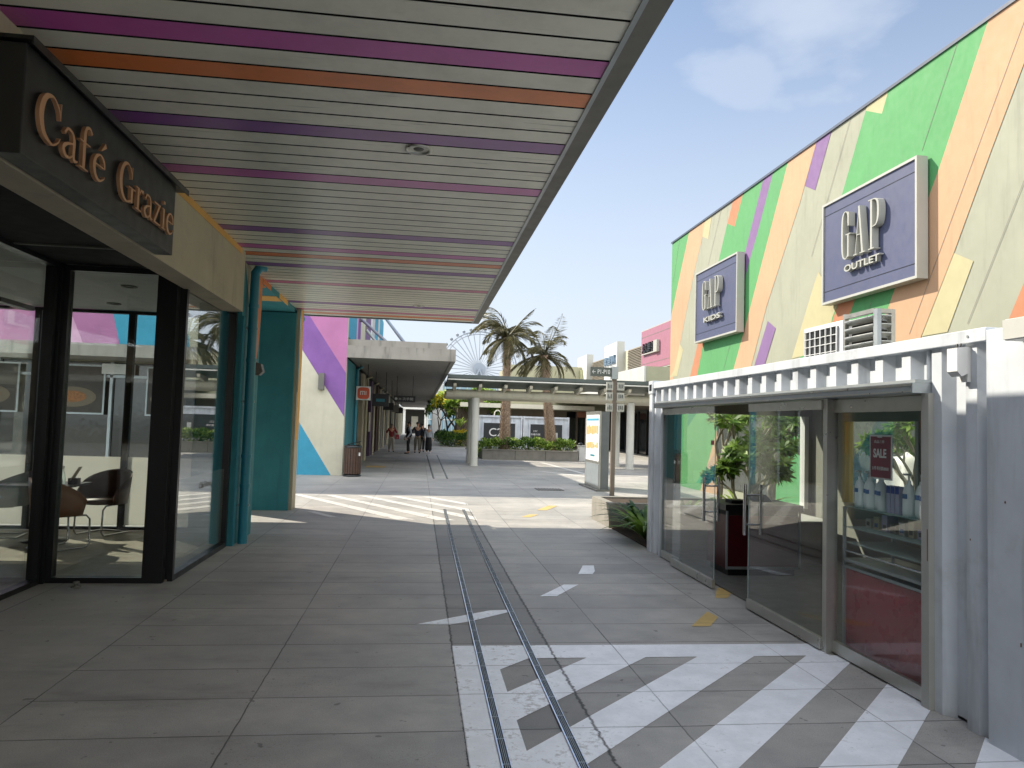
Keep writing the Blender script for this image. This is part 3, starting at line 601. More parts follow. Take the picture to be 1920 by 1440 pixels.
# canopy 2
c2 = thing('arcade_canopy', 'grey concrete canopy over the arcade walk with stained fascia', 'canopy', (-.6, 60, 3.65))
M_stain = mat('stained_fascia', '8f8b83', .75, var=.12, scale=2, streak=.8)
b = MB(); b.box(-2.3, 1.07, 23.2, 23.4, 3.65, 4.03, M_stain); b.box(.93, 1.07, 23.4, 100, 3.65, 4.03, M_stain); b.box(-2.3, .78, 23.4, 23.5, 4.03, 4.24, M_stain); b.build('fascia', c2)
b = MB()
for i in range(190):
    y0 = 23.4+i*.4; m = M_lgrey
    if y0 > 99.5: break
    b.box(-2.28, .92, y0, y0+.385, 3.68, 3.70, mat('soffit_grey', '857f76', .5, var=.1))
b.box(-2.28, .92, 23.4, 100, 3.71, 3.75, M_groove); b.build('soffit', c2)
MB().box(-2.28, .78, 23.5, 100, 3.76, 4.1, M_asph).build('roof', c2)
for i, (y, zt) in enumerate(((27.4, 5.45), (30.1, 5.4), (40, 7.6))):
    b = MB(); x1, y1 = [(-.9, 24.6), (-1.25, 28.2), (-.35, 25.3)][i]
    b.path([(-2.28, y, zt), (x1, y1+1.5, 4.2)], .07 if i == 2 else .055, 10, M_alud); b.path([(-2.29, y, zt-.12), (-2.29, y, zt+.12)], .09, 8, M_fascia); b.build('tie_rod', c2)
# arcade shops: pilasters, dark glazing, downpipes
ysb = [(23.5, 27.0, M_teal)]
b = MB(); b.box(-2.7, -2.34, 23.5, 26.9, 0, 3.66, M_teal); b.build('pilaster', ar)
b = MB(); b.path([(-2.25, 26.6, 0), (-2.25, 26.6, 3.5), (-2.1, 26.7, 3.62)], .06, 8, M_teal2); b.build('downpipe', ar)
M_plum = mat('plum_paint', '54405a', .7); pc = [M_beige, M_plum, M_wood, M_conc, M_fascia, M_cream, M_fascia, M_cream, M_fascia, M_cream]
y = 27.0; i = 0
while y < 98:
    w = 5.4; m = pc[i % len(pc)] if i < 9 else M_cream
    bx('shop_window', ar, M_gdark, -2.62, -2.58, y, y+w-1.3, .1, 3.1); bx('lintel', ar, M_dark, -2.7, -2.45, y, y+w-1.3, 3.1, 3.66)
    b = MB(); 
    for q in (0, .45, .9): b.box(-2.6, -2.5, y+q*(w-1.5), y+q*(w-1.5)+.12, 0, 3.1, M_black)
    b.build('shop_frame', ar)
    bx('pilaster', ar, m, -2.7, -2.36, y+w-1.3, y+w, 0, 3.66)
    if i < 5: MB().path([(-2.28, y+w-.2, 0), (-2.28, y+w-.2, 3.5), (-2.1, y+w-.1, 3.62)], .055, 8, M_cream).build('downpipe', ar)
    y += w; i += 1
bx('end_wall', ar, M_brownw, -14, -2.7, 97, 98, 0, 4.1)
bx('side_wall', ar, M_brownw, -14, -13.7, 44, 98, 0, 4.1)
# hanging signs under canopy 2
def hangsign(x0, x1, z0, z1, y, m, label, n='hanging_sign'):
    t = thing(n, label, 'sign', ((x0+x1)/2, y, z0)); MB().box(x0, x1, y-.05, y+.05, z0, z1, m).build('panel', t)
    b = MB()
    for x in (x0+.12, x1-.12): b.path([(x, y, z1), (x, y, 3.68)], .012, 6, M_black)
    b.build('hanger', t); return t
s = hangsign(-2.22, -1.72, 2.42, 2.9, 26.2, M_white, 'white square sign with rounded orange badge reading mi, beside the teal pilaster')
M_mi = mat('orange_badge', 'd2512a', .5)
pts = [(-1.97+.205*math.copysign(abs(math.cos(a))**.5, math.cos(a)), 2.66+.205*math.copysign(abs(math.sin(a))**.5, math.sin(a))) for a in [2*math.pi*i/32 for i in range(32)]]
MB().prism(pts, 'y', 26.149, 26.14, M_mi).build('badge', s)
b = MB(); 
for x in (-2.07, -2.005, -1.94): b.box(x-.012, x+.012, 26.13, 26.139, 2.6, 2.72 if x != -2.005 else 2.69, M_white)
b.box(-2.082, -1.928, 26.128, 26.1385, 2.71, 2.735, M_white); b.box(-1.895, -1.87, 26.13, 26.139, 2.6, 2.735, M_white); b.build('lettering', s)
s = hangsign(-1.9, -1.25, 2.3, 2.8, 30, M_black, 'dark square shop sign hanging just behind the orange badge sign'); bx('lettering', s, M_teal2, -1.75, -1.4, 29.94, 29.95, 2.48, 2.6)
hangsign(-1.75, -1.25, 2.25, 2.6, 36, M_black, 'black shop sign, second behind the orange badge sign'); hangsign(-1.7, -1.2, 2.25, 2.65, 43, M_fascia, 'grey shop sign, third behind the orange badge sign')
hangsign(-1.65, -1.15, 2.3, 2.7, 52, M_black, 'smallest dark shop sign farthest along the arcade')
s = hangsign(-1.12, -.2, 2.56, 2.82, 32, M_black, 'black overhead direction sign with a white row of pictograms', 'direction_sign')
b = MB(); b.path([(-1.02, 31.945, 2.69), (-1.02, 31.94, 2.69)], .06, 14, M_white); b.build('pictogram', s); text('lettering', 'H 洗手間', (-.9, 31.945, 2.63), (1, 0, 0), (0, 0, 1), .12, M_white, s, .004, width=.6)
t = thing('notice_board', 'pale notice panel fixed to the arcade pilaster', 'notice', (-2.3, 35, 1.2)); bx('panel', t, M_beige, -2.34, -2.3, 34.5, 35.6, 1.2, 2.1)
# ceiling far end closure
eb = thing('far_pavilion', 'low dark pavilion with white posts closing the far end of the arcade walk', 'building', (0, 112, 0))
bx('wall', eb, M_dark, -8, 1.2, 114, 116, 0, 3.6); bx('roof', eb, M_colw, -8, 6, 108, 116, 3.6, 3.95)
for x in (-2.2, .9, 2.6): MB().path([(x, 108.5, 0), (x, 108.5, 3.6)], .2, 10, M_colw).build('post', eb)
bx('shop_window', eb, mat('lit_window', 'b9b6a6', .4), -1.2, -.2, 113.9, 113.98, .6, 2.6)

# behind-cafe side: shop canopy and posters seen through the cafe glass
bk = thing('rear_shopfront', 'shopfront with grey canopy and food posters seen through the cafe glass', 'shopfront', (-9, 22, 0))
bx('canopy', bk, M_stain, -14, -5.2, 21.3, 23.19, 3.25, 3.6); bx('shop_window', bk, M_gdark, -14, -5.4, 23.1, 23.15, .1, 3.2)
b = MB()
for x in (-13.9, -12.2, -10.6, -9.1, -7.6, -6.1, -5.4): b.box(x, x+.08, 23.0, 23.1, 0, 3.2, M_alud)
b.box(-14, -5.4, 23.0, 23.09, 2.75, 2.83, M_alud); b.build('shop_frame', bk); bx('sign_band', bk, M_white, -9.3, -8.4, 22.9, 22.99, 2.85, 3.15)
M_food = mat('poster_dark', '2b2420', .5, var=.5, scale=5)
for x0, x1, lb in ((-10.9, -9.25, 'large framed food poster with a pasta plate seen through the cafe glass'), (-8.0, -7.2, 'narrow framed food poster seen behind the right black mullion of the cafe'), (-13.2, -11.6, 'framed food poster seen through the left cafe window')):
    t = thing('food_poster', lb, 'poster', (x0, 22.9, 1.7), 'food posters'); bx('frame', t, M_alud, x0-.05, x1+.05, 22.93, 22.97, 1.65, 3.1); bx('print', t, M_food, x0, x1, 22.915, 22.93, 1.7, 3.05)
    b = MB(); cx = (x0+x1)/2; r = (x1-x0)*.4
    b.raw([(cx+r*math.cos(a), 22.91, 2.15+r*.45*math.sin(a)) for a in [2*math.pi*i/24 for i in range(24)]], [tuple(range(24))], M_brownw)
    b.raw([(cx+r*.6*math.cos(a), 22.905, 2.16+r*.25*math.sin(a)) for a in [2*math.pi*i/24 for i in range(24)]], [tuple(range(24))], mat('pasta_picture', '8a5a30', .6, var=.5, scale=20)); b.build('plate_picture', t)

# ---- litter bin
t = thing('litter_bin', 'round brown slatted litter bin with a black lid at the corner of the mural wall', 'bin', (-1.98, 23.0, 0))
b = MB()
for i in range(20):
    a = 2*math.pi*i/20; c, s_ = math.cos(a), math.sin(a); b.obox((-1.98+.25*c, 23.0+.25*s_, .48), (.012*c, .012*s_, 0), (-.033*s_, .033*c, 0), (0, 0, .4), M_wood)
b.build('slats', t); MB().lathe((-1.98, 23, 0), [(0, .04), (.24, .04), (.24, .86), (0, .86)], 20, M_black).build('liner', t)
b = MB(); b.lathe((-1.98, 23, 0), [(.27, .87), (.275, .93), (.2, .95), (.0, .95)], 20, M_black); b.obox((-1.93, 22.98, 1.02), (.2, 0, .05), (0, .2, 0), (0, 0, .012), M_black); b.path([(-2.1, 23, .93), (-2.1, 23, .99)], .015, 6, M_black); b.path([(-1.8, 23, .93), (-1.8, 23, 1.04)], .015, 6, M_black); b.build('lid', t)
MB().lathe((-1.98, 23, 0), [(0, 0), (.27, 0), (.27, .05), (0, .05)], 20, M_black).build('base', t)
b = MB(); b.obox((-1.78, 22.83, .68), (.04, 0, 0), (0, .004, 0), (0, 0, .05), M_white); b.build('sticker', t)

# ================================================================ COVERED WALKWAY
wk = thing('covered_walkway', 'open covered walkway with dark curved roof on white round beams and columns', 'walkway', (5, 31, 0))
X0, X1 = 1.05, 13.0
prof = [(29.15, 3.42), (29.5, 3.36), (30.0, 3.3), (31.2, 3.25), (32.4, 3.3), (33.1, 3.42)]
pr = prof+[(y, z+.16) for y, z in reversed(prof)]
MB().prism(pr, 'x', X0, X1, M_roof).build('roof', wk)
b = MB(); b.box(X0, X1, 29.06, 29.14, 3.50, 3.64, mat('roof_edge', '4e5654', .5)); b.build('roof_edge', wk); b = MB(); b.box(X0, X1, 29.05, 29.14, 3.42, 3.47, M_colw); b.build('gutter', wk)
for y in (30.1, 32.3):
    b = MB(); b.path([(1.05, y, 2.93), (X1, y, 2.93)], .175, 16, M_beam); b.build('beam', wk)
for x in (2.26, 8.8):
    for y in (30.1, 32.3):
        b = MB(); b.path([(x, y, 0), (x, y, 2.78)], .162, 20, M_colw); b.path([(x, y, 0), (x, y, .03)], .19, 20, M_colw); b.build('column', wk)
for i in range(12):
    x = 1.3+i*1.02; b = MB(); b.prism([(29.2, 3.3), (29.25, 3.18), (30.0, 3.02), (30.3, 3.1), (30.3, 3.24)], 'x', x, x+.12, M_beam); b.build('bracket', wk)
# ================================================================ PALM PLANTER
pl = thing('long_planter', 'long low stained concrete planter holding the palms', 'planter', (5.5, 36.8, 0))
b = MB(); b.box(3.1, 7.85, 35.8, 36.0, 0, .46, M_conc); b.box(3.1, 7.85, 38.4, 38.6, 0, .46, M_conc); b.box(3.1, 3.3, 36, 38.4, 0, .46, M_conc); b.box(7.65, 7.85, 36, 38.4, 0, .46, M_conc); b.build('wall', pl)
bx('cap', pl, M_conc, 3.07, 7.88, 35.77, 36.02, .46, .5); bx('soil', pl, M_soil, 3.3, 7.65, 36.02, 38.4, .3, .4)
for x in (4.7, 6.2): bx('joint', pl, M_dark, x, x+.02, 35.797, 35.8, 0, .46)
def leafq(b, p, d, n, l, w, m):
    d = Vector(d).normalized(); s = d.cross(Vector(n)).normalized()*w/2; p = Vector(p)
    b.raw([p, p+d*l*.5+s, p+d*l, p+d*l*.5-s], [(0, 1, 2, 3)], m)
def rv(): return Vector((random.gauss(0, 1), random.gauss(0, 1), random.gauss(0, 1))).normalized()
def shrub_mesh(rx, ry, h, n, m, ls, m2=None):
    b = MB(); st = MB()
    lumps = [(Vector((random.uniform(-.6, .6)*rx, random.uniform(-.6, .6)*ry, random.uniform(.35, .75)*h)), random.uniform(.3, .55)) for _ in range(9)]
    for i in range(n):
        c, r = random.choice(lumps); v = rv(); v.z = abs(v.z) if random.random() < .7 else v.z
        p = c+Vector((v.x*rx*r, v.y*ry*r, v.z*h*r)); p.z = max(.02, p.z)
        d = (v+rv()*.8+Vector((0, 0, .3))); leafq(b, p, d, rv(), ls*random.uniform(.7, 1.3), ls*.6, m if (not m2 or random.random() < .6) else m2)
    for i in range(9):
        a = random.uniform(0, 6.28); st.path([(0, 0, 0), (.4*rx*math.cos(a), .4*ry*math.sin(a), h*.55)], [.015, .006], 5, M_bark)
    return b, st
def shrub(name, label, cat, loc, rx, ry, h, n, m, ls, m2=None, group=None):
    t = thing(name, label, cat, (0, 0, 0), group); b, s_ = shrub_mesh(rx, ry, h, n, m, ls, m2); b.build('foliage', t); s_.build('stem', t); t.location = loc; return t
sl_ = ['rounded green shrub at the far left end of the palm planter', 'green shrub left of the left palm trunk', 'dark green shrub right behind the left palm trunk', 'bright green shrub right of the left palm', 'low green shrub in the middle of the palm planter', 'bright yellow green shrub left of the right palm', 'green shrub at the foot of the right palm', 'green shrub right of the right palm', 'bright shrub at the right end of the palm planter']
base = None
for i, lb in enumerate(sl_):
    loc = (3.45+i*.5, 36.6+.35*(i % 2), .4)
    if i < 3: t = shrub('broadleaf_shrub', lb, 'shrub', loc, .45, .5, .53, 420, M_leaf if i != 2 else M_leafd, .11, M_leafb if i != 2 else M_leaf, 'shrubs in the palm planter'); base = (base or [])+[t]
    else: t = copy_tree(base[i % 2 if i not in (4,) else 2]); t.location = loc; t.rotation_euler.z = i*1.3; t.scale = (1, 1, .95+.1*(i % 3)); t['label'] = lb
for i, (x, y, s_) in enumerate(((2.75, 36.6, .9), (2.9, 37.6, 1.0))):
    t = copy_tree(base[1]); t.location = (x, y, 0); t.scale = (s_, s_, 1.3); t['label'] = ['dark hedge plant on the ground left of the planter, behind the white column', 'hedge plant behind the left planter corner'][i]
for i, x in enumerate((3.6, 4.6, 5.6, 6.7, 7.4)):
    t = copy_tree(base[i % 3]); t.location = (x, 37.9, .4); t.scale = (1.25, 1, 1.05); t['label'] = 'shrub in the rear row of the palm planter, %s' % ['at its left end', 'behind the left palm', 'in the middle', 'behind the right palm', 'at its right end'][i]
def palm(label, x, y, zb, top, lean, n, seed):
    rnd = random.Random(seed); t = thing('palm_tree', label, 'palm tree', (x, y, zb), 'windblown palms in the planter')
    b = MB(); k = 26; pts, rad = [], []
    for i in range(k+1):
        u = i/k; pts.append((x+lean[0]*u+.03*math.sin(u*7), y+lean[1]*u, zb+(top-zb)*u)); rad.append((.26-.10*min(1, u*1.6))*(1+.06*(i % 2)) if u < .93 else .22)
    b.path(pts, rad, 14, M_trunk)
    for i in range(46):
        u = i/46*.97; q = Vector(pts[0]).lerp(Vector(pts[-1]), u); r = .25-.10*min(1, u*1.6)
        for j in range(9):
            a = 2*math.pi*(j+.5*(i % 2))/9; c, s_ = math.cos(a), math.sin(a)
            o = q+Vector((r*c, r*s_, 0)); b.raw([o+Vector((-s_*.07, c*.07, -.04)), o+Vector((s_*.07, -c*.07, -.04)), o+Vector((c*.11, s_*.11, .13)), o+Vector((0, 0, -.12))], [(0, 1, 2), (0, 2, 3), (1, 3, 2)], M_trunk)
    b.build('trunk', t)
    T = Vector(pts[-1]); cr_ = MB()
    for i in range(n):
        a = 2*math.pi*i/n*2.618+rnd.uniform(-.2, .2); ph = rnd.uniform(-.55, 1.25); Ln = rnd.uniform(1.7, 2.75)
        d = Vector((math.cos(a)*math.cos(ph), math.sin(a)*math.cos(ph), math.sin(ph)))
        dr = rnd.uniform(.12, .34); p = T.copy(); wind = Vector((-.22, .05, 0)); ax = []; st = 14
        for s_ in range(st+1):
            ax.append(p.copy()); u = s_/st
            p = p+d*(Ln/st); d = (d+Vector((0, 0, -dr))*(.25+1.1*u)+wind*.5*u).normalized()
        cr_.path(ax, [.035*(1-.85*i2/st) for i2 in range(st+1)], 4, M_frond)
        for s_ in range(1, st*3):
            u = s_/(st*3); f_ = u*st; i0 = int(f_); q = ax[i0].lerp(ax[min(i0+1, st)], f_-i0); dd = (ax[min(i0+1, st)]-ax[i0]).normalized()
            side = dd.cross(Vector((0, 0, 1))); side = side.normalized() if side.length > .05 else Vector((1, 0, 0))
            ll = .62*math.sin(math.pi*min(1, .12+u*.95))**.6+.05
            for sg_ in (-1, 1):
                v = (side*sg_*.7+dd*.75+Vector((0, 0, -.35-.3*rnd.random()))+Vector((-.12, 0, 0))).normalized()
                leafq(cr_, q, v, dd+rv()*.2, ll*rnd.uniform(.75, 1.1), .038, M_frond)
    cr_.build('crown', t); return t
palm('taller windblown palm with a rough trunk, left of the two in the planter', 4.3, 36.9, .35, 6.1, (-.02, 0), 34, 3)
palm('shorter leaning palm, right of the two in the planter', 6.72, 36.9, .35, 5.3, (-.55, 0), 25, 8)
t = thing('storage_box', 'white plastic box with something dark on top at the right end of the planter', 'box', (8.0, 36, 0)); bx('box', t, M_white, 7.93, 8.25, 36.0, 36.5, 0, .75, bevel=.02); bx('lid', t, M_lgrey, 7.91, 8.27, 35.98, 36.52, .752, .8); MB().ell((8.05, 36.2, .86), (.13, .12, .07), M_black).build('bundle', t)
# ---- two kiosks made of white containers
def kiosk(x0, x1, lab, seed):
    t = thing('container_kiosk', lab, 'kiosk', (x0, 46, 0)); W_ = x1-x0
    b = MB(); b.box(x0, x1, 46.06, 48.5, 0, 2.2, M_cont); n = int(W_/.3)
    for i in range(n): b.box(x0+.1+i*.3, x0+.24+i*.3, 46.02, 46.06, .1, 2.1, M_cont)
    b.build('body', t)
    b = MB(); 
    for x in (x0, x1-.1): b.box(x, x+.1, 45.95, 46.1, 0, 2.29, M_cont)
    b.box(x0+.1, x1-.1, 45.96, 46.1, 2.17, 2.28, M_cont); b.build('edge_rail', t)
    b = MB(); b.box(x0+.38, x1-.38, 45.93, 46.02, .3, 1.88, M_cont); b.build('panel_frame', t)
    bx('panel', t, mat('charcoal_panel', '25292c', .5), x0+.46, x1-.46, 45.90, 45.925, .38, 1.8); return t
k1 = kiosk(3.55, 6.45, 'white container kiosk with a black panel and large white C2C lettering', 1); text('lettering', 'C2C', (4.35, 45.895, .98), (1, 0, 0), (0, 0, 1), .5, M_white, k1, .01, width=1.35); text('small_lettering', 'C2C', (4.45, 45.895, .78), (1, 0, 0), (0, 0, 1), .09, M_white, k1, .005, width=.5)
k2 = kiosk(6.5, 9.45, 'white container kiosk with a black panel, right one behind the leaning palm', 2); text('lettering', 'C2C', (7.15, 45.895, 1.32), (1, 0, 0), (0, 0, 1), .1, M_white, k2, .005, width=.26); text('small_lettering', '貨櫃市集', (6.98, 45.895, 1.1), (1, 0, 0), (0, 0, 1), .13, M_white, k2, .005, width=.62)
bx('white_figure', k2, M_lgrey, 8.45, 8.7, 45.88, 45.899, .4, 1.3)
t = thing('arch_loop', 'small cream arched loop standing on the kiosk roof left of the palm', 'arch', (5.0, 47, 2.2)); MB().path([(4.75, 47, 2.2), (4.78, 47, 2.5), (4.9, 47, 2.62), (5.05, 47, 2.62), (5.17, 47, 2.5), (5.2, 47, 2.2)], .035, 8, M_beam).build('loop', t)

# ================================================================ RIGHT HAND FAR BUILDINGS
rb = thing('outlet_building', 'long cream shop building with louvred upper wall across the plaza on the right', 'building', (16, 50, 0))
b = MB(); b.box(13.2, 20, 37.5, 59.4, 3.9, 6.75, M_cream); b.box(15, 20, 37.5, 66, 0, 3.9, M_brownw); b.build('wall', rb)
b = MB(); b.box(10.5, 13.2, 33.5, 60, 3.65, 3.95, M_lgrey); b.box(13.2, 15, 37.5, 66, 3.6, 3.9, M_lgrey); b.build('canopy', rb)
b = MB(); b.box(10.5, 13.2, 33.45, 40, 3.96, 4.66, M_olive); b.box(10.4, 10.49, 33.45, 40, 3.66, 4.68, M_lgrey); b.build('roof_box', rb)
for y0, y1 in ((41.6, 45.6), (50.8, 55.3)):
    b = MB(); b.box(13.1, 13.19, y0, y1, 5.2, 6.7, M_brownw)
    for i in range(14): b.obox((13.06, (y0+y1)/2, 5.3+i*.1), (.03, 0, -.02), (0, (y1-y0)/2, 0), (.006, 0, .012), mat('louvre_slat', '8a8171', .6))
    b.build('louvre', rb)
b = MB(); b.box(7.0, 20, 57.1, 66, 2.95, 6.45, M_olive); b.box(7.0, 13.1, 57.5, 66, 0, 2.95, M_brownw); b.build('end_block', rb)
bx('canopy', rb, M_beam, 3.0, 13.2, 54.8, 57.08, 2.98, 3.3)
for x0, x1 in ((12.5, 13.1), (11.6, 12.3)): bx('door', rb, M_gdark, x0, x1, 57.4, 57.48, 0, 2.9)
for y0, y1 in ((38, 40.6), (42, 46), (47, 51), (52, 56.5)):
    bx('shop_window', rb, M_gdark, 14.9, 14.98, y0, y1, 0, 2.9)
    b = MB()
    for yq in (y0, (y0+y1)/2, y1): b.box(14.82, 14.9, yq-.05, yq+.05, 0, 2.95, M_black)
    b.box(14.82, 14.9, y0, y1, 2.9, 3.0, M_black); b.build('shop_frame', rb)
bx('shop_sign', rb, mat('brown_shop_sign', '7a4b35', .6), 12.0, 13.0, 55.5, 55.6, 2.45, 2.9)
t = thing('plaza_block', 'low dark building wall behind the two white kiosks', 'building', (5, 52, 0)); bx('wall', t, M_brownw, 2.9, 6.98, 57, 60, 0, 3.6); bx('window', t, M_gdark, 5.2, 6.6, 56.94, 56.99, .5, 2.6)
def bsign(label, y0, y1, z0, z1, m, d=.5):
    t = thing('box_sign', label, 'sign', (13.0, y0, z0)); bx('frame', t, M_frame, 13.2-d, 13.19, y0, y1, z0, z1); bx('face', t, m, 13.2-d-.02, 13.2-d-.002, y0+.06, y1-.06, z0+.06, z1-.06)
    b = MB(); b.box(13.2-d-.026, 13.2-d-.021, y0+.06, y1-.06, z1-.45, z1-.42, M_fascia); b.box(13.2-d-.026, 13.2-d-.021, y0+.06, y1-.06, z0+.4, z0+.43, M_fascia); b.build('panel_line', t); return t
M_pinks = mat('pink_sign_panel', (.29, .115, .165), .6, var=.06)
t = bsign('pink box sign with black and white oriental lettering left of the painted outlet wall', 35.6, 41.5, 5.0, 7.4, M_pinks)
b = MB(); b.box(12.55, 12.66, 38.6, 41.0, 5.92, 5.98, M_frame); b.box(12.5, 12.66, 38.1, 38.7, 5.9, 6.55, M_frame); b.build('shelf_logo', t)
text('lettering', '丸久鮮食', (12.66, 40.95, 6.02), (0, -1, 0), (0, 0, 1), .55, M_black, t, .12, width=2.1, bold=.01)
t = bsign('large white box sign with blue grey letters between the louvres', 46.8, 50.1, 4.9, 7.4, M_white)
text('lettering', '奧迪狐', (12.66, 49.9, 5.95), (0, -1, 0), (0, 0, 1), .6, mat('blue_grey_letter', '5f7486', .5), t, .1, width=2.9, bold=.02)
t = bsign('farthest white box sign with pale yellow emblem, left of the larger white sign', 55.6, 58.9, 4.7, 7.35, M_white)
b = MB()
for q in (57.9, 56.9): b.path([(12.6, q, 5.5), (12.6, q, 6.2)], .16, 8, mat('olive_emblem', 'a8a67c', .5)); 
b.path([(12.6, 58.3, 5.3), (12.6, 58.0, 5.5), (12.6, 57.5, 5.5), (12.6, 57.0, 5.3)], .07, 6, M_black); b.build('emblem', t)

# ================================================================ SIGN POST, INFORMATION PILLAR
t = thing('finger_post', 'brown steel direction post with a top finger sign reading P1-P10', 'signpost', (4.88, 18.2, 0))
b = MB(); b.box(4.83, 4.93, 18.15, 18.25, 0, 3.2, mat('post_brown', '6b6157', .5)); b.build('post', t)
M_sgn = mat('sign_dark_green_grey', '4d524e', .5)
s_ = bx('finger_sign', t, M_sgn, 4.24, 4.78, 18.12, 18.2, 3.0, 3.23); bx('post_head', t, M_alud, 4.79, 4.95, 18.1, 18.28, 2.94, 3.26)
text('lettering', '← P1-P10', (4.28, 18.117, 3.06), (1, 0, 0), (0, 0, 1), .11, M_white, s_, .004, width=.46)
for z in (2.66, 2.4, 2.12):
    p = bx('direction_panel', t, M_frame, 4.66, 4.825, 18.1, 18.16, z, z+.2); q = bx('direction_panel', t, M_frame, 4.935, 5.12, 18.1, 18.16, z, z+.2)
    b = MB(); random.seed(int(z*100))
    for k in range(3):
        x = 4.69+k*.04; b.box(x, x+.02, 18.09, 18.1, z+.05, z+.09+random.random()*.07, M_sgn)
    b.build('pictogram', p); b = MB()
    for k in range(3): x = 4.97+k*.045; b.box(x, x+.022, 18.09, 18.1, z+.04+random.random()*.04, z+.15, M_sgn)
    b.build('pictogram', q)
random.seed(11)
t = thing('information_pillar', 'grey upright information pillar with a lit floor map on its long face', 'information board', (5.0, 20.3, 0))
bx('body', t, mat('pillar_grey', '6d7174', .45, .3), 4.9, 5.12, 19.5, 21.3, .04, 2.14); bx('base', t, M_fascia, 4.75, 5.2, 19.35, 21.5, 0, .04)
fr = bx('frame', t, M_alu, 4.88, 4.899, 19.5, 21.3, .04, 2.16); bx('map', t, M_white, 4.87, 4.879, 19.62, 21.18, .78, 2.06)
M_mapo = mat('map_orange', 'dba05a', .6, var=.3, scale=14); b = MB()
for z0, z1 in ((1.5, 1.8), (1.1, 1.3)):
    for k in range(7): b.box(4.865, 4.869, 19.75+k*.2, 19.9+k*.2, z0+random.random()*.06, z1-random.random()*.08, M_mapo)
b.box(4.865, 4.869, 19.7, 21.1, 1.9, 1.96, P_cyan); b.box(4.865, 4.869, 20.1, 20.6, .9, .95, M_teal2); b.build('map_print', t)
bx('lower_panel', t, M_alud, 4.87, 4.879, 19.62, 21.18, .12, .7); bx('junction_box', t, M_fascia, 5.12, 5.2, 20.0, 20.4, .5, .9)

# ================================================================ OUTLET WALL (right)
gp = thing('outlet_wall_building', 'big outlet building with slanted green, peach and grey painted bands', 'building', (12, 10, 0))
MB().box(8, 22, -9, 22.97, 0, 7.8, P_base).build('wall', gp)
def ext(poly, m):
    if m not in (P_green, P_peach): return [(y, z) for y, z in poly]
    return [(y+3.35*.62, 0.0) if z < 3.45 else (y, z) for y, z in poly]
PG = [
 (P_green, [(23.2, 8), (21.3, 8), (22.88, 5.39), (23.2, 4.8)]), (P_peach, [(21.3, 8), (19.9, 8), (20.94, 6.51), (22.09, 4.39), (22.5, 3.4), (23.2, 2.4), (23.2, 5.0)]),
 (P_yel, [(22.09, 4.39), (21.8, 4.18), (22.3, 3.4), (23.0, 3.4), (22.58, 3.6)]), (P_yel, [(19.6, 8), (20.1, 8), (20.35, 7.35), (19.92, 7.17)]),
 (P_green, [(17.5, 8), (18.14, 7.06), (18.61, 7.27), (19.14, 6.4), (20.57, 4.27), (21.17, 3.27), (18.14, 3.3), (16.4, 8)]),
 (P_orange, [(18.1, 8), (17.5, 8), (18.14, 7.06), (18.61, 7.27)]), (P_orange, [(20.57, 4.27), (20.13, 4.26), (20.6, 3.3), (21.17, 3.3)]),
 (P_green, [(15.9, 8), (15.2, 8), (17.29, 4.55), (18.14, 3.28), (18.96, 3.26), (17.22, 5.97)]),
 (P_purple, [(16.4, 8), (15.9, 8), (16.83, 6.51), (17.22, 5.97), (17.9, 4.9), (18.0, 5.4)]),
 (P_peach, [(15.2, 8), (14.0, 8), (14.8, 6.69), (16.3, 4.66), (16.89, 3.31), (18.14, 3.28), (17.29, 4.55)]),
 (P_purple, [(14.0, 8), (13.45, 8), (14.18, 6.77), (14.59, 6.99)]), (P_yel, [(12.25, 8), (11.65, 8), (11.95, 7.45), (12.43, 7.71)]),
 (P_green, [(11.65, 8), (9.34, 8), (10.51, 5.92), (11.56, 4.26), (12.08, 3.28), (14.32, 3.34), (13.18, 6.39), (12.43, 7.71), (11.95, 7.45)]),
 (P_yel, [(14.03, 5.02), (13.3, 4.26), (13.51, 4.01), (13.7, 3.38), (15.09, 3.33), (14.18, 4.81)]),
 (P_orange, [(12.99, 4.91), (12.56, 4.57), (12.74, 4.25), (13.07, 3.74), (13.3, 3.3), (13.8, 3.3), (13.57, 3.81), (13.3, 4.26)]),
 (P_peach, [(9.34, 8), (8.1, 8), (8.85, 6.81), (9.42, 5.85), (10.17, 4.54), (10.9, 3.33), (12.08, 3.28), (11.56, 4.26), (10.51, 5.92)]),
 (P_yel, [(10.17, 4.52), (9.78, 4.31), (10.32, 3.33), (10.9, 3.33)]), (P_orange, [(7.6, 5.9), (8.2, 5.9), (9.15, 4.3), (9.7, 3.35), (9.0, 3.35)]) ,
 (P_purple, [(16.22, 4.31), (15.83, 4.09), (16.34, 3.31), (16.89, 3.31)]), (P_green, [(5, 8), (4, 8), (6.5, 3.3), (7.2, 3.3)]), (P_peach, [(3.5, 8), (1.5, 8), (4.5, 3.3), (6.5, 3.3)]), (P_purple, [(0, 8), (-1, 8), (2, 3.3), (3, 3.3)])]
PG[17] = (P_orange, [(8.45, 4.5), (8.88, 3.8), (9.14, 3.35), (8.3, 3.35), (8.0, 3.9)])
b = MB()
for i, (m, p) in enumerate(PG):
    q = clip(ext(p, m), -9, 22.965, .0, 7.795)
    if q: b.face([(7.9975-.0004*i, y, z) for y, z in reversed(q)], m)
b.build('painted_bands', gp)
b = MB(); b.box(7.955, 7.99, 15.9, 19.0, .25, 2.75, mat('shopfront_grey', '4c4f4c', .3, var=.2)); b.box(7.955, 7.99, 8.6, 12.9, .25, 2.75, mat('shopfront_grey', '4c4f4c', .3, var=.2)); b.build('shop_window', gp)
b = MB()
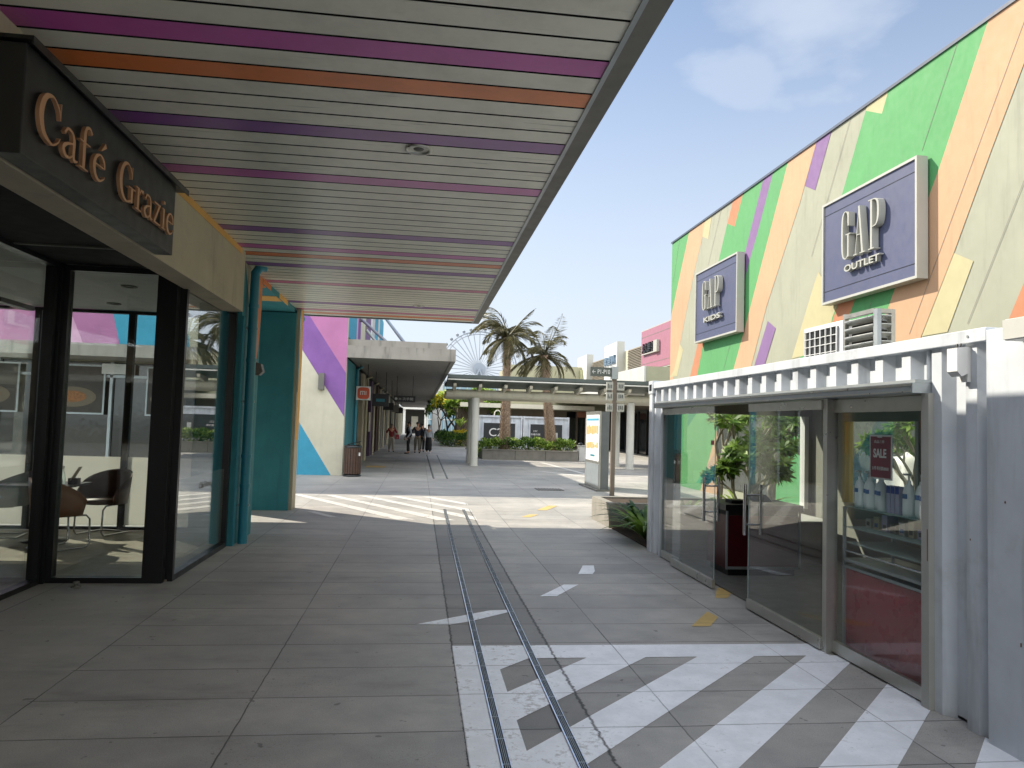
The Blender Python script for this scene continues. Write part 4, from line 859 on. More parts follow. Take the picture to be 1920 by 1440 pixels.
def jl(y0, z0, y1, z1):
    d = Vector((0, y1-y0, z1-z0)); MB().obox((7.9878, (y0+y1)/2, (z0+z1)/2), (.0005, 0, 0), d/2, Vector((0, -d.z, d.y)).normalized()*.0045, M_fascia).build('panel_joint', gp)
for y0, z0, y1, z1 in ((7.35, 7.79, 9.9, 3.4), (8.6, 7.79, 11.2, 3.4), (12.9, 7.79, 14.3, 5.4), (19.0, 7.79, 19.9, 6.4), (10.07, 7.79, 10.89, 6.38), (12.1, 4.35, 12.7, 3.3), (22.25, 7.79, 22.8, 6.5), (18.3, 3.99, 18.75, 3.3)): jl(y0, z0, y1, z1)
b = MB(); b.box(7.97, 8.2, -9, 23.0, 7.802, 7.83, M_fascia); b.box(7.965, 7.97, -9, 23.0, 7.775, 7.83, mat('coping_dark', '3c4658', .5)); b.build('coping', gp)
def gsign(label, y0, y1, z0, z1, d, letters, small, sy):
    t = thing('wall_sign', label, 'sign', (8-d, (y0+y1)/2, z0)); b = MB(); x0 = 8-d; fw = .045
    b.box(x0, 7.955, y0, y0+fw, z0, z1, M_frame); b.box(x0, 7.955, y1-fw, y1, z0, z1, M_frame); b.box(x0, 7.955, y0+fw, y1-fw, z0, z0+fw, M_frame); b.box(x0, 7.955, y0+fw, y1-fw, z1-fw, z1, M_frame); b.build('frame', t)
    pn = bx('panel', t, M_navy, x0+.03, 7.95, y0+fw, y1-fw, z0+fw, z1-fw)
    for z in (z0+.25, z1-.24): bx('panel_joint', t, M_black, x0+.026, x0+.0295, y0+fw, y1-fw, z-.006, z+.006)
    b = MB(); xl = x0-.01
    for gch, yl, wd in letters: glyph(b, gch, (xl, yl, sy[0]), (0, -1, 0), (0, 0, 1), wd, sy[1], .225, -.025, .10, M_lit)
    b.build('lettering', t)
    text('small_lettering', small[0], (xl+.02, small[1], small[2]), (0, -1, 0), (0, 0, 1), small[3], M_lit, t, .08, width=small[4], bold=.02)
    return t
gsign('large navy wall sign with silver GAP OUTLET letters', 10.7, 13.5, 4.23, 6.22, .24, [('g2', 12.65, .27), ('a2', 12.24, .29), ('p2', 11.8, .29)], ('OUTLET', 12.62, 4.70, .13, 1.06), (4.93, .88))
gsign('smaller looking, farther navy wall sign with silver GAP KIDS letters', 17.42, 20.25, 4.2, 6.22, .24, [('g2', 19.45, .27), ('a2', 19.05, .29), ('p2', 18.6, .29)], ('KIDS', 19.42, 4.68, .14, 1.13), (5.02, .8))

# ================================================================ CONTAINER SHOP
cs_ = thing('container_shop', 'white shipping container turned into a glass fronted shop', 'container shop', (4.5, 7, 0))
XF = 3.26
def corr(b, y0, y1, z0, z1, x=XF, m=M_cont, ph=4.01, p=.297):
    pts = []; k = math.floor((y0-ph)/p)-1
    while ph+k*p < y1+p:
        c = ph+k*p
        pts += [(c-.045, x), (c+.045, x), (c+.10, x+.06), (c+.197, x+.06)]; k += 1
    pts = [(min(max(a, y0), y1), xx) for a, xx in pts]
    for i in range(len(pts)-1):
        (a, xa), (c, xc) = pts[i], pts[i+1]
        if c-a > 1e-5: b.face([(xa, a, z0), (xa, a, z1), (xc, c, z1), (xc, c, z0)], m)
b = MB(); corr(b, 4.4, 10.0, 2.05, 2.27); b.build('upper_panel', cs_); b = MB(); corr(b, 3.86, 4.4, 0, 2.27); b.build('side_panel', cs_); b = MB(); corr(b, 9.6, 9.98, 0, 2.05); b.build('side_panel', cs_)
b = MB(); b.box(XF-.03, XF+.1, 3.86, 9.955, 2.271, 2.35, M_cont); b.build('top_rail', cs_, .004)
b = MB(); b.box(XF-.03, XF+.14, 9.99, 10.12, 0, 2.2, M_cont); b.box(XF-.04, XF+.16, 9.96, 10.14, 2.2, 2.38, M_cont); b.build('corner_post', cs_, .004)
bx('casting_hole', cs_, M_black, XF-.043, XF-.038, 10.0, 10.1, 2.24, 2.33)
b = MB(); b.box(XF-.03, XF+.14, 3.3, 3.858, 0, 2.33, M_cont); b.build('corner_post', cs_, .004)
b = MB()
for z in (.75, 1.5, 2.12): b.box(XF-.034, XF-.029, 3.42, 3.52, z, z+.09, M_black)
b.build('slot', cs_)
# shell
b = MB(); b.box(XF+.1, 5.72, 3.3, 10.1, 2.28, 2.34, M_cont); b.build('roof', cs_)
b = MB(); b.box(XF+.1, 5.66, 3.35, 10.0, 2.12, 2.15, mat('container_ceiling', '8f8f88', .7)); b.build('ceiling', cs_)
M_inn = mat('container_inner_wall', '86867d', .7, var=.06)
b = MB()   # back wall with a window Y 7.7..9.2 z .82..1.88 and one Y 4.6..6.6
for y0, y1, z0, z1 in ((3.35, 7.7, 0, 2.28), (9.2, 10.1, 0, 2.28), (7.7, 9.2, 0, .82), (7.7, 9.2, 1.88, 2.28)): b.box(5.62, 5.7, y0, y1, z0, z1, M_inn)
b.box(XF+.14, 5.62, 3.3, 3.38, 0, 2.28, M_inn)
b.box(XF+.14, 3.6, 10.02, 10.1, 0, 2.28, M_inn); b.box(5.56, 5.62, 10.02, 10.1, 0, 2.28, M_inn); b.box(3.6, 5.56, 10.02, 10.1, 0, .63, M_inn); b.box(3.6, 5.56, 10.02, 10.1, 1.95, 2.28, M_inn); b.build('inner_wall', cs_)
b = MB(); b.box(5.5, 5.56, 9.99, 10.12, .63, 1.95, M_white); b.box(3.6, 3.66, 9.99, 10.12, .63, 1.95, M_white); b.box(3.66, 5.5, 9.99, 10.12, .6, .64, M_white); w = b.build('window', cs_); MB().box(3.66, 5.5, 10.05, 10.06, .64, 1.95, M_glass).build('pane', w)
b = MB(); b.box(5.6, 5.72, 9.14, 9.2, .82, 1.88, mat('mustard_frame', '8f8450', .6)); b.box(5.6, 5.72, 7.7, 7.76, .82, 1.88, M_white); w = b.build('window', cs_); MB().box(5.65, 5.66, 7.76, 9.14, .82, 1.88, M_glass).build('pane', w)
bx('floor', cs_, mat('container_floor', '6b6a66', .5, var=.1), XF+.06, 5.62, 3.38, 10.02, .004, .02)
# glazing system
b = MB(); b.box(3.13, 3.30, 4.36, 9.62, 1.985, 2.05, M_alud); b.box(3.125, 3.13, 4.37, 9.61, 2.03, 2.045, M_alu); b.box(3.125, 3.13, 4.37, 9.61, 1.99, 2.0, M_alu); b.box(3.15, 3.28, 4.36, 9.62, 2.051, 2.072, M_alud); b.build('track_box', cs_)
b = MB(); b.box(3.22, 3.31, 4.33, 4.40, 0, 1.984, M_frame); b.build('jamb', cs_); b = MB(); b.box(3.25, 3.31, 9.56, 9.62, 0, 1.984, M_alud); b.build('jamb', cs_)
MB().box(3.219, 3.222, 4.338, 4.346, .92, 1.12, M_contd).build('rust_stain', cs_)
def pane(y0, y1, x, name, parent=cs_, lab=None, top=.075):
    d = MB().box(x-.018, x+.018, y0, y1, .015, .105, M_alu).build(name, parent, .002); MB().box(x-.018, x+.018, y0, y1, 1.975-top, 1.975, M_alu).build('top_rail', d, .002)
    MB().box(x-.005, x+.005, y0+.01, y1-.01, .105, 1.975-top, M_glass).build('pane', d); return d
pane(4.41, 5.52, 3.27, 'fixed_pane', top=.1); b = MB(); b.box(3.2, 3.29, 5.47, 5.53, .0, 1.984, M_alu); b.build('mullion', cs_)
d2 = pane(5.53, 6.84, 3.2, 'sliding_door'); d1 = pane(7.68, 9.0, 3.2, 'sliding_door'); pane(8.9, 9.56, 3.27, 'fixed_pane')
def handle(y, d):
    b = MB()
    for x in (3.12, 3.28):
        b.path([(x, y, .72), (x, y, 1.2)], .016, 12, M_steel)
    for z in (.82, 1.1): b.path([(3.12, y, z), (3.28, y, z)], .009, 8, M_steel)
    b.build('handle', d)
handle(6.76, d2); handle(7.78, d1)
bx('door_edge', d2, M_gshelf, 3.194, 3.206, 6.842, 6.848, .105, 1.9); bx('door_edge', d1, M_gshelf, 3.194, 3.206, 7.672, 7.678, .105, 1.9)
bx('lock_sticker', d1, M_red, 3.19, 3.193, 7.7, 7.78, 1.55, 1.6)
b = MB(); b.box(3.06, 3.3, 3.3, 4.3, 0.0, .012, M_conc); 
b = MB()
for y0, z0, w_, h_ in ((3.5, 1.9, .004, .03), (4.02, 1.1, .006, .012), (3.62, .6, .004, .02), (3.72, 1.35, .005, .012)): b.box(XF-.036 if y0 < 3.85 else XF-.003, XF-.031 if y0 < 3.85 else XF-.001, y0, y0+w_, z0, z0+h_, M_contd)
b.build('rust_stain', cs_)
for y in (4.0, 3.4): MB().path([(3.235, y, 2.31), (3.225, y, 2.31)], .008, 8, M_alud).build('bolt', cs_)
# fixtures on the container
t = thing('emergency_light', 'small white box light fixed between the corrugations left of the junction box', 'light', (3.24, 4.17, 2.1)); bx('bracket', t, M_white, 3.235, 3.258, 4.01, 4.075, 2.04, 2.25); b = MB(); b.prism([(3.16, 2.24), (3.234, 2.25), (3.234, 2.09), (3.19, 2.07), (3.16, 2.1)], 'y', 4.0, 4.085, M_white); b.build('lamp_body', t); MB().path([(3.2, 4.03, 2.24), (3.21, 4.03, 2.27)], .005, 6, M_black).path([(3.2, 4.06, 2.24), (3.21, 4.06, 2.27)], .005, 6, M_black).build('cable', t)
t = thing('junction_box', 'square white junction box at the top right corner of the container', 'junction box', (3.2, 3.68, 2.27)); bx('body', t, M_white, 3.12, 3.228, 3.40, 3.60, 2.235, 2.35, bevel=.006); bx('cover', t, M_lgrey, 3.108, 3.119, 3.405, 3.595, 2.24, 2.345)
t = thing('air_conditioner', 'white air conditioner outdoor unit with grille on the container roof', 'air conditioner', (4.2, 7.25, 2.35)); bx('casing', t, M_white, 4.2, 4.52, 6.88, 7.66, 2.42, 2.86, bevel=.01); bx('fan_panel', t, M_gdark, 4.19, 4.199, 6.98, 7.6, 2.47, 2.81)
b = MB()
for i in range(7): y = 6.98+i*.103; b.box(4.17, 4.185, y-.0025, y+.0025, 2.47, 2.81, M_white)
for i in range(5): z = 2.47+i*.085; b.box(4.17, 4.185, 6.98, 7.6, z-.0025, z+.0025, M_white)
b.build('grille', t); b = MB(); b.box(4.22, 4.5, 6.95, 7.0, 2.34, 2.42, M_alud); b.box(4.22, 4.5, 7.5, 7.55, 2.34, 2.42, M_alud); b.build('foot', t); b = MB(); b.path([(4.3, 7.66, 2.84), (4.3, 7.78, 2.84)], .012, 6, M_fascia); b.build('pipe', t)
t = thing('louvre_hood', 'grey louvred exhaust hood right of the air conditioner on the container roof', 'louvre', (4.25, 6.6, 2.35)); b = MB(); b.box(4.16, 4.2, 6.28, 6.34, 2.34, 2.88, M_alud)
b.box(4.16, 4.2, 6.8, 6.84, 2.34, 2.9, M_alu); b.box(4.3, 4.34, 6.28, 6.34, 2.34, 2.88, M_alu); b.box(4.2, 4.3, 6.28, 6.33, 2.84, 2.88, M_alu); b.box(4.16, 4.2, 6.34, 6.8, 2.85, 2.89, M_alu); b.build('frame', t)
b = MB()
for i in range(6): z = 2.4+i*.08; b.obox((4.25, 6.31, z), (.05, 0, 0), (0, .035, -.02), (0, .003, .004), M_alu); b.obox((4.18, 6.57, z), (.03, 0, -.02), (0, .23, 0), (.003, 0, .004), M_alu)
b.build('slats', t); bx('core', t, M_dark, 4.22, 4.34, 6.4, 6.78, 2.34, 2.8)
# shop interior
t = thing('display_case', 'burgundy based display case with glass shelves right behind the right pane', 'display case', (3.6, 5.1, .02))
bx('base', t, M_red, 3.36, 3.75, 4.46, 5.46, .07, .66); b = MB()
for z in (.05, .67, .72): b.box(3.34, 3.77, 4.44, 5.48, z, z+.02, M_alud)
for y in (4.44, 5.46):
    for x in (3.34, 3.75): b.box(x, x+.02, y, y+.02, .07, 1.14, M_alud)
b.build('frame', t)
for z in (.86, .98, 1.14): bx('shelf', t, M_gshelf, 3.35, 3.76, 4.46, 5.46, z, z+.008)
b = MB(); b.path([(3.35, 4.46, .80), (3.35, 5.46, .80)], .008, 8, M_steel); b.build('rail', t)
M_bot = mat('bottle_white', 'f0f5f6', .35, var=.03); M_blue = mat('label_blue', '5a74a8', .5); M_lav = mat('carton_lavender', 'b9b3cf', .5); M_blub = mat('label_strong_blue', '3a43a5', .5)
bt = thing('pump_bottle', '', 'bottle', (0, 0, 0)); MB().lathe((0, 0, 0), [(0, 0), (.03, 0), (.032, .02), (.03, .12), (.022, .15), (.01, .165), (.01, .18)], 14, M_bot).build('bottle', bt); b = MB(); b.raw([(-.0325*math.cos(q), .0325*math.sin(q), z) for z in (.088, .112) for q in (-.7, -.35, 0, .35, .7)], [(0, 1, 6, 5), (1, 2, 7, 6), (2, 3, 8, 7), (3, 4, 9, 8)], M_blue); b.build('label', bt)
b = MB(); b.path([(0, 0, .18), (0, 0, .205)], .005, 6, M_white); b.box(-.03, .008, -.008, .008, .205, .215, M_white); b.build('pump', bt)
ord_ = ['leftmost', 'second from the left', 'third from the left', 'fourth from the left', 'fifth from the left']
for i in range(5):
    o = bt if i == 0 else copy_tree(bt); o.location = (3.42+.03*(i % 2), 5.38-i*.07, 1.148); o.scale = (1.2, 1.2, 1.3); tag(o, 'white pump bottle left of the cartons on the top glass shelf, %s' % ord_[i], 'bottle', 'pump bottles on the display shelf')
for i in range(4):
    o = copy_tree(bt); o.location = (3.42+.03*(i % 2), 4.8-i*.09, 1.148); o.scale = (1.3, 1.3, 1.38); tag(o, 'white pump bottle right of the cartons on the top glass shelf, %s' % ['nearest the cartons', 'second from the cartons', 'third from the cartons', 'farthest right'][i], 'bottle', 'pump bottles on the display shelf')
for i in range(3):
    t = thing('product_carton', 'slim lavender carton with blue top on the glass shelf, %s of three' % ['left', 'middle', 'right'][i], 'carton', (3.42, 5.0-i*.05, 1.148), 'cartons on the display shelf'); y = 5.0-i*.05
    bx('box', t, M_lav, 3.4, 3.44, y-.021, y+.021, 1.148, 1.345); bx('blue_top', t, M_blub, 3.398, 3.4, y-.02, y+.02, 1.29, 1.34)
for i in range(9):
    t = thing('product_box', 'pale product box on the lower glass shelf, number %s from the left' % ['one', 'two', 'three', 'four', 'five', 'six', 'seven', 'eight', 'nine'][i], 'box', (3.5, 5.35-i*.1, .99), 'boxes on the lower glass shelf'); yb = 5.35-i*.1
    bx('box', t, [M_lgrey, M_cream, M_lav, M_conc][i % 4], 3.47, 3.56, yb-.035, yb+.03, .99, 1.06+.025*(i % 3)); bx('label', t, [M_fascia, M_blue, M_fascia][i % 3], 3.467, 3.47, yb-.02, yb+.015, 1.01, 1.04)
t = thing('sale_poster', 'dark red SALE poster with white border hung inside the right pane', 'poster', (3.3, 4.94, 1.39)); bx('sheet', t, M_white, 3.30, 3.303, 4.81, 5.07, 1.39, 1.71); bx('print', t, mat('poster_red', '7f2238', .5), 3.297, 3.2995, 4.825, 5.055, 1.403, 1.697); text('sale_lettering', 'SALE', (3.2965, 5.02, 1.545), (0, -1, 0), (0, 0, 1), .065, M_white, t, .001, width=.15, bold=.03)
text('lettering', '商品三件', (3.2965, 5.01, 1.65), (0, -1, 0), (0, 0, 1), .022, M_white, t, .001, width=.12); text('lettering', '3件特價888', (3.2965, 5.035, 1.455), (0, -1, 0), (0, 0, 1), .028, M_white, t, .001, width=.19); bx('clip', t, M_white, 3.294, 3.2965, 4.92, 4.97, 1.69, 1.705)
t = thing('sales_counter', 'dark red sales counter with black top seen through the open door gap', 'counter', (3.95, 8.5, .02)); bx('body', t, mat('deep_red', '4d0f18', .35), 3.62, 4.5, 8.3, 8.9, .1, .72); bx('counter_top', t, M_black, 3.58, 4.54, 8.26, 8.94, .78, .85); bx('plinth', t, M_black, 3.65, 4.47, 8.34, 8.86, .02, .1); b = MB()
for x in (3.60, 4.50): b.box(x, x+.02, 8.28, 8.3, .1, .78, M_alud)
b.box(3.62, 4.5, 8.285, 8.3, .1, .13, M_alud); b.build('edge_trim', t); bx('drawer_band', t, M_dark, 3.62, 4.5, 8.31, 8.9, .72, .78)
t = thing('card_reader', 'small black terminal lying on the sales counter', 'terminal', (3.8, 8.5, .85)); bx('body', t, M_black, 3.72, 3.9, 8.42, 8.6, .85, .89); MB().obox((4.15, 8.6, .9), (.12, 0, 0), (0, .08, .03), (0, -.004, .008), M_gdark).build('screen', t)
t = thing('low_cabinet', 'brown low cabinet inside the shop behind the sliding door', 'cabinet', (4.7, 8.4, .02)); bx('body', t, mat('cabinet_brown', '77685a', .6), 4.6, 5.4, 9.1, 9.9, .02, .55); bx('top', t, M_lgrey, 4.57, 5.43, 9.07, 9.93, .55, .57)
t = thing('shelf_unit', 'metal shelf unit with dark goods against the back wall', 'shelf', (5.4, 5.2, .02)); b = MB()
for z in (.3, .7, 1.1): b.box(5.3, 5.6, 4.0, 7.2, z, z+.02, M_alud)
b.build('shelf', t); b = MB()
for i in range(40): y = 4.05+random.random()*3.0; z = random.choice((.32, .72, 1.12)); h = .1+random.random()*.14; b.box(5.36, 5.5, y, y+.07, z, z+h, random.choice((M_dark, M_fascia, M_bot, M_blue)))
stuff(b.build('goods', t))
t = thing('wall_notice', 'cream paper sheet on the back wall of the shop', 'notice', (5.6, 5.6, 1.2)); bx('sheet', t, M_cream, 5.6, 5.615, 6.3, 6.75, 1.35, 1.75)

# ---- planter box and plants by the container
t = thing('concrete_planter', 'square raw concrete planter at the far corner of the container shop', 'planter', (4.6, 12.9, 0)); b = MB(); b.box(3.27, 6.4, 12.35, 12.47, 0, .42, M_conc); b.box(3.27, 3.39, 12.47, 13.5, 0, .42, M_conc); b.box(3.27, 6.4, 13.5, 13.62, 0, .42, M_conc); b.box(6.28, 6.4, 12.47, 13.5, 0, .42, M_conc); b.build('wall', t); bx('soil', t, M_soil, 3.39, 6.28, 12.47, 13.5, .2, .39)
b = MB(); b.box(3.3, 8, 10.2, 12.34, .003, .02, M_soil); struct(b.build('planting_bed'))
def strap(label, x, y, n, ln, m, name='strap_leaf_plant', up=.9, z=0.02):
    t = thing(name, label, 'plant', (x, y, z), 'strap leaved plants by the container'); b = MB()
    for i in range(n):
        a = 2*math.pi*i/n*1.618*3; l = ln*random.uniform(.7, 1.15); d = Vector((math.cos(a)*.6, math.sin(a)*.6, up*random.uniform(.7, 1.4))).normalized(); p = Vector((x, y, z)); k = 8; L_, R_ = [], []
        for j in range(k+1):
            u = j/k; w = .038*math.sin(math.pi*min(1, .15+.85*u))+.002; s_ = d.cross(Vector((0, 0, 1))).normalized()*w if abs(d.z) < .99 else Vector((w, 0, 0))
            L_.append(p+s_); R_.append(p-s_); p = p+d*l/k; d = (d+Vector((math.cos(a), math.sin(a), 0))*.1+Vector((0, 0, -.22*(.3+u)))).normalized()
        b.raw(L_+R_, [(j, j+1, k+2+j, k+1+j) for j in range(k)], m, True)
    b.build('leaves', t); return t
strap('green strap leaved plant tight against the far corner of the container', 3.45, 10.75, 46, 1.0, M_leaf, up=.75); strap('green strap leaved plant farther back beside the concrete planter', 3.6, 11.75, 40, .9, M_leafd, up=.8)
strap('large light green strap plant seen through the sliding door', 5.2, 11.3, 40, 1.1, M_leafb, up=1.3); strap('strap plant seen through the shop behind the bottles', 6.5, 8.8, 30, 1.0, M_leafb, up=1.3); strap('strap plant seen through the open door gap', 4.5, 12.0, 26, .9, M_leaf, up=1.3)
def rosette(b, p, d, n, l, m):
    d = d.normalized(); a0 = d.cross(Vector((.3, .2, 1))).normalized(); b0 = d.cross(a0)
    for i in range(n):
        a = 2*math.pi*i/n+random.random(); o = (a0*math.cos(a)+b0*math.sin(a))+d*random.uniform(-.1, .8); leafq(b, p, o, d, l*random.uniform(.7, 1.15), l*.3, random.choice(m))
def frangi(label, x, y, z, h, seed, ms=(M_leaf, M_leafm), spread=.6, lv=4, leaf=.24, name='frangipani_tree', group=None, bark=M_bark, nl=15):
    random.seed(seed); t = thing(name, label, 'tree', (x, y, z), group); w = MB(); c = MB()
    def br(p, d, l, r, k):
        q = p+d*l; m_ = p+d*l*.5+rv()*l*.06; w.path([p, m_, q], [r, r*.85, r*.7], 6, bark)
        if k == 0: rosette(c, q, d, nl, leaf, ms); rosette(c, q-d*.05, -d*.2+rv()*.3, nl//2, leaf, ms); return
        for i in range(2 if random.random() < .55 else 3):
            nd = (d+rv()*spread+Vector((0, 0, .18))).normalized(); br(q, nd, l*random.uniform(.62, .85), r*.68, k-1)
    br(Vector((x, y, z)), Vector((random.uniform(-.1, .1), random.uniform(-.1, .1), 1)).normalized(), h*.33, h*.03, lv)
    w.build('trunk', t); c.build('crown', t); return t
frangi('frangipani with crooked pale branches seen through the sliding door', 5.6, 11.6, .02, 1.9, 21, leaf=.19); frangi('frangipani seen through the open gap between the doors', 5.5, 13.0, .39, 1.9, 5, leaf=.19)
frangi('small frangipani seen through the back window above the bottles', 6.6, 9.2, .02, 1.9, 9, leaf=.19); frangi('low bushy frangipani filling the window behind the sliding door', 5.0, 11.0, .02, 1.35, 77, leaf=.19); frangi('broad frangipani right behind the open door gap', 6.2, 12.6, .02, 2.0, 78, leaf=.19)
frangi('frangipani behind the shop against the green wall', 6.9, 13.6, .02, 2.1, 31, leaf=.19)
t = thing('white_cover', 'white draped cover behind the shop, seen above the bottles', 'cover', (7.3, 9.6, 0)); b = MB(); vs = []
for i in range(17):
    for j in range(9): u = i/16; v = j/8; vs.append((7.2+.12*math.sin(u*22+v*2), 8.5+u*2.2, 1.55*v*(1-.25*abs(u-.5))))
b.raw(vs, [(i*9+j, (i+1)*9+j, (i+1)*9+j+1, i*9+j+1) for i in range(16) for j in range(8)], M_white, True); o = b.build('fabric', t); sm = o.modifiers.new('solid', 'SOLIDIFY'); sm.thickness = .01
b = MB(); b.path([(7.2, 8.6, 0), (7.2, 8.6, 1.1)], .02, 6, M_alud); b.path([(7.2, 10.6, 0), (7.2, 10.6, 1.1)], .02, 6, M_alud); b.build('pole', t)
# neighbour container nearer the camera (its face is what the near glass reflects)
t = thing('shipping_container', 'white corrugated container behind the camera side of the shop', 'container', (4.5, 0, 0)); b = MB(); corr(b, -3, 3.2, .1, 2.27); b.build('side_panel', t); b = MB(); b.box(3.35, 5.7, -3, 3.2, 0, 2.3, M_cont); b.build('body', t); b = MB(); b.box(3.23, 3.34, -3, 3.2, 2.27, 2.35, M_cont); b.box(3.23, 3.34, -3, 3.2, 0, .1, M_cont); b.build('rail', t)
# building behind the camera
t = thing('rear_building', 'plain grey shop building behind the camera', 'building', (0, -28, 0)); bx('wall', t, M_brownw, -20, 20, -30, -28, 0, 5.5); bx('shop_window', t, M_gdark, -9, 9, -27.98, -27.9, .2, 3); bx('canopy', t, M_lgrey, -12, 12, -28, -26, 3.4, 3.7)

# ================================================================ TREES BY THE ARCADE, FAR BACKGROUND
random.seed(5)
M_bk2 = mat('dark_bark', '4b4238', .9, var=.2)
tl = [(3.2, 56, 3.6, (M_leafb, M_leaf), 'bright green tree just left of the white columns'), (2.3, 60, 3.8, (M_leafb, M_yflower), 'yellow green tree overhanging the far canopy end'), (4.1, 58.5, 3.9, (M_leaf, M_leafb), 'green tree half behind the white columns'),
      (3.3, 66, 4.2, (M_leaf, M_leafd), 'darker tree in the second row behind the yellow green tree'), (1.9, 70, 3.6, (M_leaf, M_leafb), 'small pale tree nearest the arcade end'), (5.2, 62, 4.2, (M_leaf, M_leafb), 'green tree right of the white columns, above the kiosk')]
for i, (x, y, h, ms, lb) in enumerate(tl): frangi(lb, x, y, 0, h, 40+i, ms, .75, 5, .5, 'street_tree', 'trees beside the far path', M_bk2, 14)
t = thing('cordyline', '', 'plant'); strap('spiky pale fan leaved plant in front of the trees', 3.0, 54.5, 40, 1.3, M_leafb, 'fan_leaf_plant', 1.1, 1.4); bpy.data.objects.remove(t)
t = shrub('yellow_shrub', 'yellow flowering shrub between the hedge and the tree trunks', 'shrub', (2.9, 55.2, .2), .7, .5, .9, 420, M_yflower, .16)
hl = ['hedge clump behind the white column', 'hedge clump at the near edge of the far bed', 'dark hedge clump second from the path corner', 'hedge clump at the path corner', 'hedge clump farther along the path', 'far hedge clump by the arcade walk', 'farthest hedge clump along the path', 'hedge clump at the back of the far bed']
hp = [(3.3, 53.6), (2.7, 53.7), (2.2, 54.2), (1.95, 56), (1.9, 59), (1.85, 63), (1.8, 69), (3.2, 57)]
for i, (x, y) in enumerate(hp):
    if i == 0: h0 = shrub('hedge_shrub', hl[0], 'shrub', (x, y, 0), .6, .7, .85, 700, M_leafd, .13, M_leaf, 'hedge shrubs of the far bed')
    else: o = copy_tree(h0); o.location = (x, y, 0); o.rotation_euler.z = i*.9; o.scale = (1, 1, .85+.1*(i % 3)); o['label'] = hl[i]
t = thing('glass_office', 'bluish glass office building beyond the trees at the arcade end', 'building', (6, 125, 0)); bx('wall', t, mat('office_blue', '6f8a96', .3, var=.1), 1.5, 16, 125, 135, 0, 8.2); b = MB()
for i in range(12): b.box(1.6+i*1.25, 1.7+i*1.25, 124.9, 125, 0, 8.2, M_lgrey)
for z in (2.2, 4.2, 6.2, 8.1): b.box(1.5, 16, 124.88, 124.98, z, z+.15, M_lgrey)
b.build('mullion', t)
t = thing('service_block', 'pale grey roof block between the arcade canopy and the walkway roof', 'building', (1.8, 50, 0)); bx('wall', t, M_lgrey, 1.35, 2.35, 78, 82, 0, 9.0); bx('coping', t, M_fascia, 1.3, 2.4, 77.95, 82.05, 9.01, 9.15)

# ---- Ferris wheel
fw = thing('ferris_wheel', 'large pale Ferris wheel standing behind the palms', 'ferris wheel', (39, 500, 0)); M_fw = mat('wheel_white', '828b95', .6, var=.03); cx, cy, cz, rr = 39.1, 500, 38.9, 26.0
def ring(r, y, tr, n=72): return [(cx+r*math.cos(2*math.pi*i/n), y, cz+r*math.sin(2*math.pi*i/n)) for i in range(n+1)], tr
for r, y in ((rr, 498.6), (rr, 501.4), (rr*.93, 500)):
    p, tr = ring(r, y, .3); MB().path(p, tr, 6, M_fw, cap=False).build('rim', fw)
b = MB()
for i in range(36):
    a = 2*math.pi*i/36
    for y0, y1 in ((497.5, 498.6), (502.5, 501.4)): b.path([(cx, y0, cz), (cx+rr*math.cos(a), y1, cz+rr*math.sin(a))], .13, 4, M_fw)
    b.path([(cx+rr*math.cos(a), 498.6, cz+rr*math.sin(a)), (cx+rr*.93*math.cos(a+.087), 500, cz+rr*.93*math.sin(a+.087))], .08, 4, M_fw)
b.build('spokes', fw); b = MB(); b.path([(cx, 496.5, cz), (cx, 503.5, cz)], 1.6, 20, M_fw); b.path([(cx, 497.3, cz), (cx, 497.6, cz)], 4.4, 24, M_fw); b.build('hub', fw)
for sx_ in (-1, 1):
    for sy_ in (-1, 1): MB().path([(cx, cy+sy_*4, cz), (cx+sx_*15, cy+sy_*9, 0)], .7, 8, M_fw).build('leg', fw)
b = MB(); b.ell((0, 0, -1.5), (1.0, 1.0, 1.1), M_fw, 10, 6); b.path([(0, 0, 0), (0, 0, -.6)], .1, 4, M_fw); b.lathe((0, 0, -1.6), [(1.02, 0), (1.02, .5)], 10, M_gdark)
g0 = None
for i in range(36):
    a = 2*math.pi*i/36+.05
    if g0 is None: g0 = b.build('gondola', fw); o = g0
    else: o = g0.copy(); C.objects.link(o); o.parent = fw
    o.matrix_parent_inverse = Matrix.Translation(-fw.location); o.location = (cx+(rr+2.4)*math.cos(a), 500, cz+(rr+2.4)*math.sin(a)+.6)

# ================================================================ PEOPLE
M_skin = mat('skin', 'b58a6c', .55); M_hair = mat('black_hair', '15120f', .5); M_hairg = mat('grey_hair', '6d645c', .6)
def skinned(name, vs, es, rad, m, parent, root=0):
    me = bpy.data.meshes.new(name); me.from_pydata(vs, es, []); o = bpy.data.objects.new(name, me); C.objects.link(o)
    md = o.modifiers.new('s', 'SKIN'); md.use_smooth_shade = True
    for i, r in enumerate(rad): me.skin_vertices[0].data[i].radius = (r, r) if not isinstance(r, tuple) else r
    for i in range(len(vs)): me.skin_vertices[0].data[i].use_root = (i == root)
    ss = o.modifiers.new('u', 'SUBSURF'); ss.levels = 2; ss.render_levels = 2
    bpy.context.view_layer.update(); e = bpy.data.meshes.new_from_object(o.evaluated_get(bpy.context.evaluated_depsgraph_get()))
    bpy.data.objects.remove(o); return e
def add_mesh(b, me, m, sm=True): b.raw([v.co.copy() for v in me.vertices], [tuple(p.vertices) for p in me.polygons], m, sm)
